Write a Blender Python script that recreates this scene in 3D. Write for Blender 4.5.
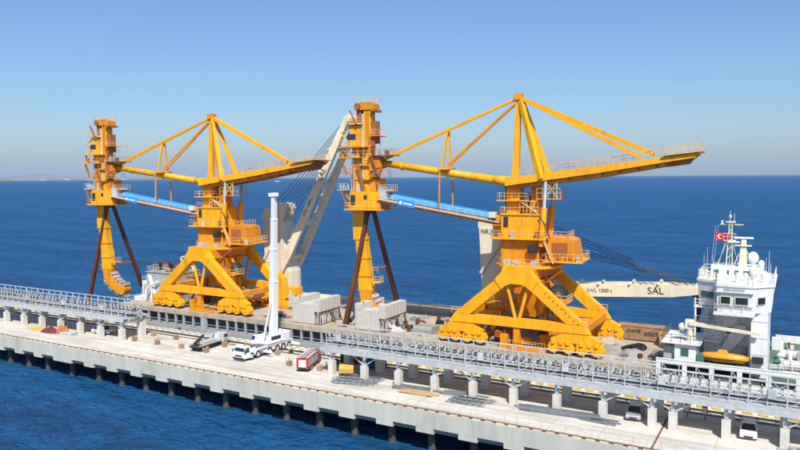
import bpy, math, random
from mathutils import Vector, Matrix, noise as mnoise
random.seed(7)
sc = bpy.context.scene
R = math.radians
for o in list(bpy.data.objects): bpy.data.objects.remove(o)

# ------------------------------------------------------------------ camera, sky, sun, exposure
DECKZ = 3.45            # ship's main deck above the pier deck (pier deck is z = 0)
SEAZ = -5.7
cam_d = bpy.data.cameras.new('camera'); cam = bpy.data.objects.new('camera', cam_d)
sc.collection.objects.link(cam); sc.camera = cam
cam_d.sensor_width = 36; cam_d.lens = 31.5; cam_d.clip_start = 1; cam_d.clip_end = 120000
cam.matrix_world = (Matrix.Translation((0, 0, 30)) @ Matrix.Rotation(R(29.51), 4, 'Z')
                    @ Matrix.Rotation(R(90 - 3.94), 4, 'X') @ Matrix.Rotation(R(-0.372), 4, 'Z'))
SUN_EL = 50.0
SUN_DIR = Vector((-0.60, 0.80, 0)).normalized()          # way the light travels over the ground
w = bpy.data.worlds.new('World'); sc.world = w; w.use_nodes = True
nt = w.node_tree; nt.nodes.clear()
sky = nt.nodes.new('ShaderNodeTexSky'); sky.sky_type = 'NISHITA'; sky.sun_disc = False
sky.sun_elevation = R(SUN_EL)
to_sun = -SUN_DIR
sky.sun_rotation = math.atan2(to_sun.x, to_sun.y)
sky.altitude = 0; sky.air_density = 1.15; sky.dust_density = 0.9; sky.ozone_density = 10.0
bg = nt.nodes.new('ShaderNodeBackground'); bg.inputs['Strength'].default_value = 0.108
wo = nt.nodes.new('ShaderNodeOutputWorld')
nt.links.new(sky.outputs[0], bg.inputs[0]); nt.links.new(bg.outputs[0], wo.inputs[0])
sun_d = bpy.data.lights.new('sun', 'SUN'); sun = bpy.data.objects.new('sun', sun_d); sc.collection.objects.link(sun)
sun_d.energy = 4.7; sun_d.angle = R(0.5); sun_d.color = (1.0, 0.955, 0.88)
ld = Vector((SUN_DIR.x*math.cos(R(SUN_EL)), SUN_DIR.y*math.cos(R(SUN_EL)), -math.sin(R(SUN_EL))))
sun.rotation_euler = ld.to_track_quat('-Z', 'Y').to_euler(); sun.location = (0, 0, 80)
sc.render.engine = 'CYCLES'
sc.view_settings.view_transform = 'Standard'; sc.view_settings.look = 'None'
sc.view_settings.gamma = 1; sc.view_settings.exposure = 0.32; sc.view_settings.use_curve_mapping = False
sc.render.resolution_x = 1024; sc.render.resolution_y = 576

# ------------------------------------------------------------------ materials
def mat(name, col, rough=0.6, var=0.15, scale=0.6, metal=0.0, bump=0.0, stain=None, stain_amt=0.0,
        streak=False, rnd=0.0, spec=0.35, panel=None):
    m = bpy.data.materials.new(name); m.use_nodes = True
    t = m.node_tree; n = t.nodes; L = t.links
    b = n['Principled BSDF']; b.inputs['Roughness'].default_value = rough; b.inputs['Metallic'].default_value = metal
    b.inputs['Specular IOR Level'].default_value = spec
    g = n.new('ShaderNodeNewGeometry')
    mp = n.new('ShaderNodeMapping'); mp.inputs['Scale'].default_value = (scale, scale, scale*(0.18 if streak else 1))
    L.new(g.outputs['Position'], mp.inputs[0])
    no = n.new('ShaderNodeTexNoise'); no.inputs['Scale'].default_value = 1; no.inputs['Detail'].default_value = 6
    no.inputs['Roughness'].default_value = 0.65
    L.new(mp.outputs[0], no.inputs['Vector'])
    r = n.new('ShaderNodeMapRange'); r.inputs[1].default_value = 0.25; r.inputs[2].default_value = 0.75
    L.new(no.outputs['Fac'], r.inputs[0])
    mx = n.new('ShaderNodeMix'); mx.data_type = 'RGBA'
    mx.inputs[6].default_value = tuple(max(0, c*(1-var)) for c in col)+(1,)
    mx.inputs[7].default_value = tuple(min(1, c*(1+var)) for c in col)+(1,)
    L.new(r.outputs[0], mx.inputs[0]); out = mx.outputs[2]
    if rnd > 0:
        oi = n.new('ShaderNodeObjectInfo'); hs = n.new('ShaderNodeHueSaturation')
        mr = n.new('ShaderNodeMapRange'); mr.inputs[3].default_value = 1-rnd; mr.inputs[4].default_value = 1+rnd
        L.new(oi.outputs['Random'], mr.inputs[0]); L.new(mr.outputs[0], hs.inputs['Value']); L.new(out, hs.inputs['Color'])
        out = hs.outputs[0]
    if stain:
        mp2 = n.new('ShaderNodeMapping'); k = scale*0.8
        mp2.inputs['Scale'].default_value = (k, k, k*(0.12 if streak else 1)); mp2.inputs['Location'].default_value = (7, 3, 1)
        L.new(g.outputs['Position'], mp2.inputs[0])
        n2 = n.new('ShaderNodeTexNoise'); n2.inputs['Scale'].default_value = 1.3; n2.inputs['Detail'].default_value = 8
        n2.inputs['Roughness'].default_value = 0.7
        L.new(mp2.outputs[0], n2.inputs['Vector'])
        r2 = n.new('ShaderNodeMapRange'); r2.inputs[1].default_value = 0.5; r2.inputs[2].default_value = 0.78
        r2.inputs[4].default_value = stain_amt
        L.new(n2.outputs['Fac'], r2.inputs[0])
        m2 = n.new('ShaderNodeMix'); m2.data_type = 'RGBA'; m2.inputs[7].default_value = tuple(stain)+(1,)
        L.new(r2.outputs[0], m2.inputs[0]); L.new(out, m2.inputs[6]); out = m2.outputs[2]
    if panel:
        sx = n.new('ShaderNodeSeparateXYZ'); L.new(g.outputs['Position'], sx.inputs[0])
        ad = n.new('ShaderNodeMath'); ad.operation = 'ADD'; L.new(sx.outputs[0], ad.inputs[0]); L.new(sx.outputs[1], ad.inputs[1])
        cx_ = n.new('ShaderNodeCombineXYZ'); L.new(ad.outputs[0], cx_.inputs[0]); L.new(sx.outputs[2], cx_.inputs[1])
        bk = n.new('ShaderNodeTexBrick'); bk.inputs['Scale'].default_value = 1; bk.inputs['Brick Width'].default_value = panel[0]; bk.inputs['Row Height'].default_value = panel[1]
        bk.offset = 0.0; bk.inputs['Mortar Size'].default_value = 0.022; bk.inputs['Mortar Smooth'].default_value = 0.6
        bk.inputs['Color1'].default_value = (1,1,1,1); bk.inputs['Color2'].default_value = (panel[2],)*3+(1,); bk.inputs['Mortar'].default_value = (panel[3],)*3+(1,)
        L.new(cx_.outputs[0], bk.inputs['Vector'])
        pm_ = n.new('ShaderNodeMix'); pm_.data_type = 'RGBA'; pm_.blend_type = 'MULTIPLY'; pm_.inputs[0].default_value = 1; L.new(out, pm_.inputs[6]); L.new(bk.outputs['Color'], pm_.inputs[7]); out = pm_.outputs[2]
    L.new(out, b.inputs['Base Color'])
    if bump > 0:
        bp = n.new('ShaderNodeBump'); bp.inputs['Strength'].default_value = bump; bp.inputs['Distance'].default_value = 0.1
        L.new(no.outputs['Fac'], bp.inputs['Height']); L.new(bp.outputs[0], b.inputs['Normal'])
    return m

M = {}
M['yellow'] = mat('yellow_paint', (0.92, 0.41, 0.009), 0.5, 0.12, 0.9, stain=(0.36, 0.115, 0.014), stain_amt=0.6, streak=True, rnd=0.05, panel=(2.6,1.7,0.90,0.74))
M['yellow2'] = mat('orange_shaded_yellow_paint', (0.78, 0.285, 0.009), 0.5, 0.12, 0.5, stain=(0.25, 0.08, 0.015), stain_amt=0.75, streak=True, rnd=0.08, panel=(1.9,1.4,0.86,0.7))  # deeper tone carries the shaded side of the yellow, put into the colour
M['primer_and_shade'] = mat('brown_primer_and_shade', (0.34, 0.115, 0.035), 0.65, 0.25, 0.8, stain=(0.16, 0.05, 0.02), stain_amt=0.6)  # brown of primed parts, also the painted shade of the counter deck
M['yrail'] = mat('railing_paint', (0.78, 0.48, 0.16), 0.5, 0.1)
M['brown'] = mat('brown_steel', (0.12, 0.040, 0.022), 0.6, 0.3, 0.7, stain=(0.05, 0.012, 0.01), stain_amt=0.6, streak=True)
M['blue'] = mat('blue_cover', (0.035, 0.29, 0.66), 0.4, 0.1, 0.8)
M['white'] = mat('white_paint', (0.78, 0.78, 0.75), 0.45, 0.06, 0.9, stain=(0.42, 0.33, 0.24), stain_amt=0.45, streak=True, panel=(2.3,1.3,0.93,0.72))
M['crane_white'] = mat('crane_white_paint', (0.80, 0.81, 0.82), 0.35, 0.04, 0.8, stain=(0.5, 0.5, 0.48), stain_amt=0.2)
M['cream'] = mat('cream_paint', (0.76, 0.69, 0.52), 0.5, 0.07, 0.5, stain=(0.42, 0.32, 0.19), stain_amt=0.5, streak=True, panel=(3.1,2.1,0.92,0.7))
M['grey'] = mat('grey_paint', (0.40, 0.42, 0.42), 0.55, 0.12, 0.7, stain=(0.28, 0.24, 0.2), stain_amt=0.5, streak=True, panel=(1.4,2.4,0.88,0.6))
M['galv'] = mat('galvanised_steel', (0.50, 0.52, 0.525), 0.5, 0.22, 1.5, metal=0.05, rnd=0.14, stain=(0.33,0.29,0.24), stain_amt=0.5)
M['galv_floor'] = mat('galvanised_floor', (0.42, 0.44, 0.45), 0.55, 0.3, 1.1, metal=0.1, rnd=0.1)
M['dark'] = mat('dark_steel', (0.035, 0.035, 0.038), 0.5, 0.3, 2.0)
M['rubber'] = mat('black_rubber', (0.02, 0.02, 0.021), 0.75, 0.3, 3.0)
M['cable'] = mat('wire_rope', (0.03, 0.032, 0.036), 0.5, 0.2, 2.0)
M['glass'] = mat('dark_glass', (0.02, 0.03, 0.035), 0.08, 0.2, 1.0, spec=0.8)
M['glass_teal'] = mat('teal_glass', (0.05, 0.12, 0.12), 0.1, 0.2, 1.0, spec=0.8)
M['concrete'] = mat('column_concrete', (0.60, 0.57, 0.51), 0.85, 0.1, 1.2, stain=(0.38, 0.34, 0.28), stain_amt=0.4, bump=0.2)
M['fascia'] = mat('fascia_concrete', (0.54, 0.53, 0.45), 0.9, 0.12, 0.35, stain=(0.24, 0.22, 0.17), stain_amt=0.6, streak=True, bump=0.2, panel=(6.0,6.0,0.94,0.82))
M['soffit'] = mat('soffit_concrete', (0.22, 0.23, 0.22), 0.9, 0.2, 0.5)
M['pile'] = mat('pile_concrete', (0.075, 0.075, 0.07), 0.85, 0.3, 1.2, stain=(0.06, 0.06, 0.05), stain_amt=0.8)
M['kerb'] = mat('kerb_concrete', (0.62, 0.55, 0.42), 0.85, 0.15, 1.4, rnd=0.15)
M['rust'] = mat('rust', (0.17, 0.075, 0.04), 0.85, 0.35, 2.0)
M['kyellow'] = mat('kerb_yellow', (0.80, 0.50, 0.04), 0.6, 0.2, 1.5, rnd=0.2, stain=(0.5, 0.42, 0.3), stain_amt=0.5)
M['kwhite'] = mat('kerb_white', (0.66, 0.62, 0.52), 0.7, 0.15, 1.5)
M['coaming'] = mat('rusty_coaming', (0.40, 0.34, 0.255), 0.8, 0.25, 0.7, stain=(0.20, 0.095, 0.045), stain_amt=0.75, streak=True)
M['shipgrey'] = mat('ship_side_grey', (0.34, 0.37, 0.37), 0.6, 0.15, 0.7, stain=(0.2, 0.16, 0.12), stain_amt=0.4, streak=True)
M['hull'] = mat('hull_paint', (0.045, 0.06, 0.09), 0.5, 0.2, 0.4)
M['deckpl'] = mat('hatch_cover_planks', (0.42, 0.37, 0.29), 0.85, 0.2, 0.8, stain=(0.22, 0.16, 0.11), stain_amt=0.6, rnd=0.1)
M['block'] = mat('weathered_white_block', (0.52, 0.49, 0.44), 0.85, 0.1, 1.6, stain=(0.40, 0.36, 0.31), stain_amt=0.6, bump=0.3)
M['green'] = mat('green_deck_paint', (0.06, 0.16, 0.13), 0.6, 0.3, 0.9)
M['deckgreen'] = mat('worn_green_deck', (0.09, 0.15, 0.12), 0.7, 0.35, 0.9, stain=(0.2,0.18,0.15), stain_amt=0.6)
M['lifeboat'] = mat('lifeboat_orange', (0.80, 0.30, 0.02), 0.4, 0.08, 1.0)
M['red'] = mat('red_paint', (0.40, 0.045, 0.035), 0.5, 0.15, 1.2, stain=(0.42,0.30,0.25), stain_amt=0.6)
M['flag'] = mat('red_flag_cloth', (0.62, 0.02, 0.03), 0.8, 0.08, 2.0)
M['flagw'] = mat('white_flag_cloth', (0.8, 0.8, 0.8), 0.8, 0.03, 2.0)
M['navy'] = mat('navy_cloth', (0.02, 0.03, 0.12), 0.8, 0.1, 2.0)
M['silver'] = mat('silver_car_paint', (0.48, 0.49, 0.50), 0.3, 0.05, 1.0, metal=0.5)
M['carwhite'] = mat('white_car_paint', (0.80, 0.80, 0.80), 0.25, 0.03, 1.0)
M['tan'] = mat('tan_timber', (0.52, 0.36, 0.17), 0.8, 0.2, 2.0, rnd=0.2)
M['brownbox'] = mat('brown_crate_board', (0.34, 0.20, 0.11), 0.8, 0.3, 1.2, stain=(0.12,0.08,0.06), stain_amt=0.7)
M['maroon'] = mat('maroon_net', (0.16, 0.035, 0.04), 0.9, 0.4, 3.0, bump=0.6)
M['orange'] = mat('orange_net', (0.46, 0.15, 0.045), 0.85, 0.35, 3.0, bump=0.6)
M['mustard'] = mat('mustard_canvas', (0.56, 0.34, 0.06), 0.7, 0.12, 1.5)
M['steel'] = mat('bare_steel', (0.22, 0.24, 0.26), 0.5, 0.2, 1.5, metal=0.3, rnd=0.25)
M['tarp'] = mat('grey_tarpaulin', (0.30, 0.285, 0.25), 0.75, 0.2, 1.2, stain=(0.28, 0.22, 0.15), stain_amt=0.5, bump=0.4)
M['netting'] = mat('tan_netting', (0.42, 0.33, 0.22), 0.85, 0.35, 2.2, bump=0.5)
M['bluebox'] = mat('blue_box_paint', (0.03, 0.10, 0.25), 0.5, 0.15, 1.0)
M['winch'] = mat('winch_grey', (0.50, 0.50, 0.47), 0.5, 0.2, 1.4, stain=(0.3, 0.12, 0.06), stain_amt=0.5)
M['ink'] = mat('black_lettering', (0.015, 0.015, 0.016), 0.6, 0.1)
M['whiteink'] = mat('white_lettering', (0.85, 0.85, 0.85), 0.5, 0.03)
M['hill'] = mat('dry_hill', (0.20, 0.17, 0.12), 0.95, 0.3, 0.004)
M['coastwall'] = mat('pale_render', (0.55, 0.54, 0.52), 0.8, 0.1, 0.01)
M['idlerdark'] = mat('idler_roller', (0.09, 0.09, 0.09), 0.6, 0.4, 2.0, rnd=0.6)
M['lamp'] = mat('lamp_lens', (0.6, 0.6, 0.55), 0.15, 0.05)
M['stub'] = mat('rusty_rebar_stub', (0.33, 0.21, 0.145), 0.9, 0.3, 2.5, rnd=0.2)

def deck_material():
    m = bpy.data.materials.new('pier_concrete'); m.use_nodes = True
    t = m.node_tree; n = t.nodes; L = t.links; b = n['Principled BSDF']; b.inputs['Roughness'].default_value = 0.9
    b.inputs['Specular IOR Level'].default_value = 0.2
    g = n.new('ShaderNodeNewGeometry')
    def nz(scale, det, loc=(0, 0, 0), ro=0.6):
        mp = n.new('ShaderNodeMapping'); mp.inputs['Scale'].default_value = scale; mp.inputs['Location'].default_value = loc
        L.new(g.outputs['Position'], mp.inputs[0]); x = n.new('ShaderNodeTexNoise'); x.inputs['Scale'].default_value = 1
        x.inputs['Detail'].default_value = det; x.inputs['Roughness'].default_value = ro; L.new(mp.outputs[0], x.inputs['Vector']); return x
    def ramp(src, a, c, v0, v1):
        r = n.new('ShaderNodeMapRange'); r.inputs[1].default_value = a; r.inputs[2].default_value = c
        r.inputs[3].default_value = v0; r.inputs[4].default_value = v1; L.new(src, r.inputs[0]); return r.outputs[0]
    def mix(f, a, c):
        x = n.new('ShaderNodeMix'); x.data_type = 'RGBA'; L.new(f, x.inputs[0])
        for i, s in ((6, a), (7, c)):
            if isinstance(s, tuple): x.inputs[i].default_value = s+(1,)
            else: L.new(s, x.inputs[i])
        return x.outputs[2]
    base = mix(ramp(nz((0.9, 0.9, 0.9), 8).outputs['Fac'], 0.3, 0.7, 0, 1), (0.57, 0.53, 0.455), (0.68, 0.64, 0.56))
    stain = mix(ramp(nz((0.10, 0.28, 1), 6, (3, 1, 0)).outputs['Fac'], 0.46, 0.70, 0, 0.75), base, (0.37, 0.34, 0.29))
    oil = mix(ramp(nz((0.32, 0.5, 1), 9, (13, 5, 0), 0.72).outputs['Fac'], 0.56, 0.74, 0, 0.65), stain, (0.24, 0.22, 0.19))
    trk = mix(ramp(nz((0.035, 0.9, 1), 5, (1, 8, 0)).outputs['Fac'], 0.48, 0.66, 0, 0.7), oil, (0.38, 0.35, 0.31))
    # slab joints every 6 m along the pier, saw-cut
    sp = n.new('ShaderNodeSeparateXYZ'); L.new(g.outputs['Position'], sp.inputs[0])
    def joint(axis, per, off):
        a = n.new('ShaderNodeMath'); a.operation = 'ADD'; a.inputs[1].default_value = off; L.new(sp.outputs[axis], a.inputs[0])
        p = n.new('ShaderNodeMath'); p.operation = 'PINGPONG'; p.inputs[1].default_value = per/2; L.new(a.outputs[0], p.inputs[0])
        return ramp(p.outputs[0], 0.03, 0.06, 1, 0)
    mxx = n.new('ShaderNodeMath'); mxx.operation = 'MAXIMUM'; L.new(joint('X', 6.0, 1.0), mxx.inputs[0]); L.new(joint('Y', 4.9, 1.6), mxx.inputs[1])
    sc_ = n.new('ShaderNodeMath'); sc_.operation = 'MULTIPLY'; sc_.inputs[1].default_value = 0.55; L.new(mxx.outputs[0], sc_.inputs[0])
    L.new(mix(sc_.outputs[0], trk, (0.25, 0.22, 0.18)), b.inputs['Base Color'])
    bp = n.new('ShaderNodeBump'); bp.inputs['Strength'].default_value = 0.15; bp.inputs['Distance'].default_value = 0.03
    L.new(nz((5, 5, 5), 4).outputs['Fac'], bp.inputs['Height']); L.new(bp.outputs[0], b.inputs['Normal'])
    return m
M['deck'] = deck_material()
M['asphalt'] = mat('track_bed_asphalt', (0.20, 0.18, 0.165), 0.9, 0.2, 0.5, stain=(0.22, 0.19, 0.16), stain_amt=0.5)

def sea_material():
    m = bpy.data.materials.new('sea_water'); m.use_nodes = True
    t = m.node_tree; n = t.nodes; L = t.links; b = n['Principled BSDF']
    b.inputs['Roughness'].default_value = 0.5; b.inputs['IOR'].default_value = 1.33; b.inputs['Specular IOR Level'].default_value = 0.4
    g = n.new('ShaderNodeNewGeometry')
    def nz(sx, sy, det, rot=0.0, ro=0.55):
        mp = n.new('ShaderNodeMapping'); mp.inputs['Scale'].default_value = (sx, sy, 1); mp.inputs['Rotation'].default_value = (0, 0, rot)
        L.new(g.outputs['Position'], mp.inputs[0]); x = n.new('ShaderNodeTexNoise'); x.inputs['Scale'].default_value = 1
        x.inputs['Detail'].default_value = det; x.inputs['Roughness'].default_value = ro; L.new(mp.outputs[0], x.inputs['Vector']); return x.outputs['Fac']
    # wind patches and wavelets: ripple light and dark put into the water colour
    r = n.new('ShaderNodeMapRange'); r.inputs[1].default_value = 0.38; r.inputs[2].default_value = 0.62
    av = n.new('ShaderNodeMath'); av.operation = 'MULTIPLY_ADD'; av.inputs[1].default_value = 0.38
    sc2 = n.new('ShaderNodeMath'); sc2.operation = 'MULTIPLY'; sc2.inputs[1].default_value = 0.62
    L.new(nz(0.02, 0.07, 6, 0.4), av.inputs[0]); L.new(nz(0.16, 0.34, 6, 0.5, 0.75), sc2.inputs[0]); L.new(sc2.outputs[0], av.inputs[2])
    L.new(av.outputs[0], r.inputs[0])
    mx = n.new('ShaderNodeMix'); mx.data_type = 'RGBA'; L.new(r.outputs[0], mx.inputs[0])
    mx.inputs[6].default_value = (0.003, 0.047, 0.130, 1); mx.inputs[7].default_value = (0.009, 0.120, 0.300, 1)
    L.new(mx.outputs[2], b.inputs['Base Color'])
    b1 = n.new('ShaderNodeBump'); b1.inputs['Strength'].default_value = 1; b1.inputs['Distance'].default_value = 3.0
    L.new(nz(0.16, 0.30, 3, 0.5), b1.inputs['Height'])
    b2 = n.new('ShaderNodeBump'); b2.inputs['Strength'].default_value = 1; b2.inputs['Distance'].default_value = 1.5
    L.new(nz(0.6, 1.0, 5, 0.25, 0.65), b2.inputs['Height']); L.new(b1.outputs[0], b2.inputs['Normal'])
    L.new(b2.outputs[0], b.inputs['Normal'])
    return m
M['sea'] = sea_material()

# ------------------------------------------------------------------ mesh builder
class MB:
    def __init__(s, tf=None): s.v = []; s.f = []; s.tf = tf
    def add(s, vs, fs):
        o = len(s.v); s.v += [Vector(p) for p in vs]; s.f += [tuple(i+o for i in f) for f in fs]; return s
    def box(s, x0, x1, y0, y1, z0, z1):
        return s.add([(x0,y0,z0),(x1,y0,z0),(x1,y1,z0),(x0,y1,z0),(x0,y0,z1),(x1,y0,z1),(x1,y1,z1),(x0,y1,z1)],
                     [(0,3,2,1),(4,5,6,7),(0,1,5,4),(1,2,6,5),(2,3,7,6),(3,0,4,7)])
    def cbox(s, c, d): return s.box(c[0]-d[0]/2, c[0]+d[0]/2, c[1]-d[1]/2, c[1]+d[1]/2, c[2]-d[2]/2, c[2]+d[2]/2)
    def beam(s, a, b, w, h=None, w2=None, h2=None, up=(0,0,1)):
        a = Vector(a); b = Vector(b); h = w if h is None else h; w2 = w if w2 is None else w2; h2 = h if h2 is None else h2
        d = (b-a).normalized(); u = Vector(up)
        if abs(d.dot(u)) > 0.95: u = Vector((0,1,0))
        r = d.cross(u).normalized(); u = r.cross(d).normalized(); vs = []
        for p, ww, hh in ((a,w,h),(b,w2,h2)):
            for i, j in ((-1,-1),(1,-1),(1,1),(-1,1)): vs.append(p + r*(i*ww/2) + u*(j*hh/2))
        return s.add(vs, [(0,3,2,1),(4,5,6,7),(0,1,5,4),(1,2,6,5),(2,3,7,6),(3,0,4,7)])
    def tube(s, a, b, r, r2=None, n=8):
        a = Vector(a); b = Vector(b); r2 = r if r2 is None else r2; d = (b-a).normalized()
        u = Vector((0,0,1)) if abs(d.z) < 0.95 else Vector((0,1,0)); x = d.cross(u).normalized(); y = x.cross(d)
        vs = []
        for p, rr in ((a,r),(b,r2)):
            for k in range(n): t = 2*math.pi*k/n; vs.append(p + x*(rr*math.cos(t)) + y*(rr*math.sin(t)))
        fs = [(k, (k+1)%n, n+(k+1)%n, n+k) for k in range(n)] + [tuple(range(n-1,-1,-1)), tuple(range(n,2*n))]
        return s.add(vs, fs)
    def path(s, pts, r, n=6):
        for a, b in zip(pts, pts[1:]): s.tube(a, b, r, r, n)
        return s
    def prism(s, poly, y0, y1):                      # poly in (x,z), extruded along y
        n = len(poly); vs = [(p[0],y0,p[1]) for p in poly] + [(p[0],y1,p[1]) for p in poly]
        return s.add(vs, [(k,(k+1)%n,n+(k+1)%n,n+k) for k in range(n)] + [tuple(range(n-1,-1,-1)), tuple(range(n,2*n))])
    def prismz(s, poly, z0, z1, poly2=None):
        n = len(poly); p2 = poly2 or poly
        return s.add([(p[0],p[1],z0) for p in poly] + [(p[0],p[1],z1) for p in p2],
                     [(k,(k+1)%n,n+(k+1)%n,n+k) for k in range(n)] + [tuple(range(n-1,-1,-1)), tuple(range(n,2*n))])
    def prismx(s, poly, x0, x1):                     # poly in (y,z)
        n = len(poly)
        return s.add([(x0,p[0],p[1]) for p in poly] + [(x1,p[0],p[1]) for p in poly],
                     [(k,(k+1)%n,n+(k+1)%n,n+k) for k in range(n)] + [tuple(range(n-1,-1,-1)), tuple(range(n,2*n))])
    def lathe(s, prof, c=(0,0,0), n=20):             # prof (r,z)
        m = len(prof); vs = []
        for k in range(n):
            t = 2*math.pi*k/n
            for r, z in prof: vs.append((c[0]+r*math.cos(t), c[1]+r*math.sin(t), c[2]+z))
        fs = []
        for k in range(n):
            for j in range(m-1): a = k*m+j; b = ((k+1)%n)*m+j; fs.append((a,b,b+1,a+1))
        return s.add(vs, fs)
    def sphere(s, c, r, n=12, sq=(1,1,1)):
        prof = [(max(1e-3, r*math.sin(math.pi*j/8)), -r*math.cos(math.pi*j/8)) for j in range(9)]
        o = len(s.v); s.lathe(prof, (0,0,0), n)
        for i in range(o, len(s.v)): p = s.v[i]; s.v[i] = Vector((c[0]+p.x*sq[0], c[1]+p.y*sq[1], c[2]+p.z*sq[2]))
        return s
    def rail(s, pts, h=1.1, sp=1.6, r=0.035, closed=False, mid=True):
        pts = [Vector(p) for p in pts]
        if closed: pts = pts + [pts[0]]
        for a, b in zip(pts, pts[1:]):
            L = (b-a).length; k = max(1, round(L/sp)); up = Vector((0,0,h))
            for i in range(k+1):
                p = a.lerp(b, i/k); s.tube(p, p+up, r, r, 4)
            s.tube(a+up, b+up, r, r, 4)
            if mid: s.tube(a+up*0.55, b+up*0.55, r*0.8, r*0.8, 4)
        return s
    def mesh(s, name, m, smooth=False):
        me = bpy.data.meshes.new(name); vs = [s.tf @ p for p in s.v] if s.tf else s.v
        me.from_pydata([tuple(p) for p in vs], [], s.f); me.materials.append(m if not isinstance(m, str) else M[m])
        if smooth: 
            for p in me.polygons: p.use_smooth = True
        me.update(); return me
    def build(s, name, m, parent=None, loc=(0,0,0), smooth=False):
        return link(name, s.mesh(name, m, smooth), parent, loc)
def link(name, me, parent=None, loc=(0,0,0), rz=0):
    o = bpy.data.objects.new(name, me); sc.collection.objects.link(o); o.location = loc; o.rotation_euler = (0,0,rz)
    if parent: o.parent = parent
    return o
def tag(o, label, cat, group=None):
    o['label'] = label; o['category'] = cat
    if group: o['group'] = group
    return o
def thing(name, label, cat, loc=(0,0,0), rz=0, group=None):
    return tag(link(name, None, None, loc, rz), label, cat, group)
def struct(o): o['kind'] = 'structure'; return o
def copy_tree(o, parent=None):
    c = o.copy(); sc.collection.objects.link(c); c.parent = parent
    for ch in o.children: copy_tree(ch, c)
    return c
def text_mesh(txt, size, m, name='lettering'):
    cu = bpy.data.curves.new('t', 'FONT'); cu.body = txt; cu.size = size; cu.align_x = 'CENTER'; cu.align_y = 'CENTER'; cu.extrude = 0.008
    ob = bpy.data.objects.new('t', cu); sc.collection.objects.link(ob); bpy.context.view_layer.update()
    me = bpy.data.meshes.new_from_object(ob.evaluated_get(bpy.context.evaluated_depsgraph_get()))
    bpy.data.objects.remove(ob); me.materials.clear(); me.materials.append(M[m]); return me
def place_text(me, parent, origin, right, up, name='lettering'):
    r = Vector(right).normalized(); u = Vector(up); u = (u - r*u.dot(r)).normalized(); n = r.cross(u)
    mt = Matrix((r, u, n)).transposed().to_4x4(); mt.translation = Vector(origin); me.transform(mt); return link(name, me, parent)
def heap(c, rx, ry, h, seed, n=22, rough=0.6):
    """irregular mound, flat underneath"""
    mb = MB(); rings = 9; vs = [(c[0], c[1], c[2]+h)]
    for j in range(1, rings+1):
        f = j/rings
        for k in range(n):
            t = 2*math.pi*k/n; q = mnoise.noise(Vector((math.cos(t)*1.7*f+seed, math.sin(t)*1.7*f, seed*0.7)))
            q2 = mnoise.noise(Vector((math.cos(t)*5*f+seed, math.sin(t)*5*f, 3.1)))
            rr = f*(1+rough*0.6*q); zz = h*max(0, (1-f**1.8)*(1+rough*q*1.4+rough*0.6*q2)) if j < rings else 0
            vs.append((c[0]+rx*rr*math.cos(t), c[1]+ry*rr*math.sin(t), c[2]+zz))
    fs = [(0, 1+k, 1+(k+1)%n) for k in range(n)]
    for j in range(rings-1):
        for k in range(n): a = 1+j*n+k; b = 1+j*n+(k+1)%n; fs.append((a, a+n, b+n, b))
    return mb.add(vs, fs)

# ------------------------------------------------------------------ sea, coast
S = 57000
struct(MB().add([(-S,-S*0.3,SEAZ),(S,-S*0.3,SEAZ),(S,S,SEAZ),(-S,S,SEAZ)], [(0,1,2,3)]).build('sea', 'sea'))

def from_heading(px, dist):       # ground point far away in the direction of a compass bearing (degrees left of +Y)
    return Vector((-math.sin(R(px))*dist, math.cos(R(px))*dist, 0))
hb = MB(); prev = None; N = 90
for layer, (dist, hmax, sd) in enumerate(((40000, 220, 1.3), (47000, 420, 6.1))):
    row = []
    for i in range(N+1):
        a = 86 - i*(86-43.0)/N; edge = min(1, (N-i)/22.0)
        h = hmax*edge*(0.35+0.65*abs(mnoise.noise(Vector((i*0.09, sd, 0)))) + 0.25*mnoise.noise(Vector((i*0.35, sd, 2))))
        row.append((from_heading(a, dist), from_heading(a, dist+1500), from_heading(a, dist+5000), max(3, h)))
    vs = []
    for p0, p1, p2, h in row: vs += [(p0.x,p0.y,SEAZ-1), (p1.x,p1.y,SEAZ+h*0.55), (p2.x,p2.y,SEAZ+h), (p2.x*1.1,p2.y*1.1,SEAZ-1)]
    hb.add(vs, [(4*i+j, 4*i+4+j, 4*i+5+j, 4*i+1+j) for i in range(N) for j in range(3)])
struct(hb.build('coast_hills', 'hill', smooth=True))
for i, (a, d, L_, hh, dd) in enumerate(((57.2, 9000, 150, 16, 60), (56.5, 9300, 90, 26, 60), (54.9, 9000, 60, 34, 50), (53.3, 9100, 170, 22, 70), (51.9, 9000, 120, 34, 60), (51.0, 9400, 80, 44, 60), (58.0, 9500, 160, 20, 60))):
    p = from_heading(a, d*2.2); t = thing('coast_building', 'white flat-roofed building far off on the hazy shore', 'building', (p.x, p.y, SEAZ-1), R(a), 'white buildings on the far shore')
    L_ *= 1.6; hh *= 1.2; MB().box(-L_/2, L_/2, -dd/2, dd/2, 0, hh).build('wall', 'coastwall', t)
    MB().box(-L_/2-2, L_/2+2, -dd/2-2, dd/2+2, hh, hh+2.5).build('roof', 'grey', t)
cl = MB()
for i in range(60):
    a0 = 60-i*0.19; p = from_heading(a0, 19500); q = from_heading(a0-0.19, 19500); p2 = from_heading(a0, 23000); q2 = from_heading(a0-0.19, 23000)
    hgt = 9
    cl.add([(p.x,p.y,SEAZ-1),(q.x,q.y,SEAZ-1),(q.x,q.y,SEAZ+hgt),(p.x,p.y,SEAZ+hgt),(q2.x,q2.y,SEAZ+hgt+5),(p2.x,p2.y,SEAZ+hgt+5)], [(0,1,2,3),(3,2,4,5)])
struct(cl.build('shore', 'hill'))
p = from_heading(39.4, 6500); t = thing('distant_ship', 'tiny white ship far off on the horizon', 'ship', (p.x, p.y, SEAZ), R(40)); t.scale = (0.45,0.45,0.45)
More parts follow.
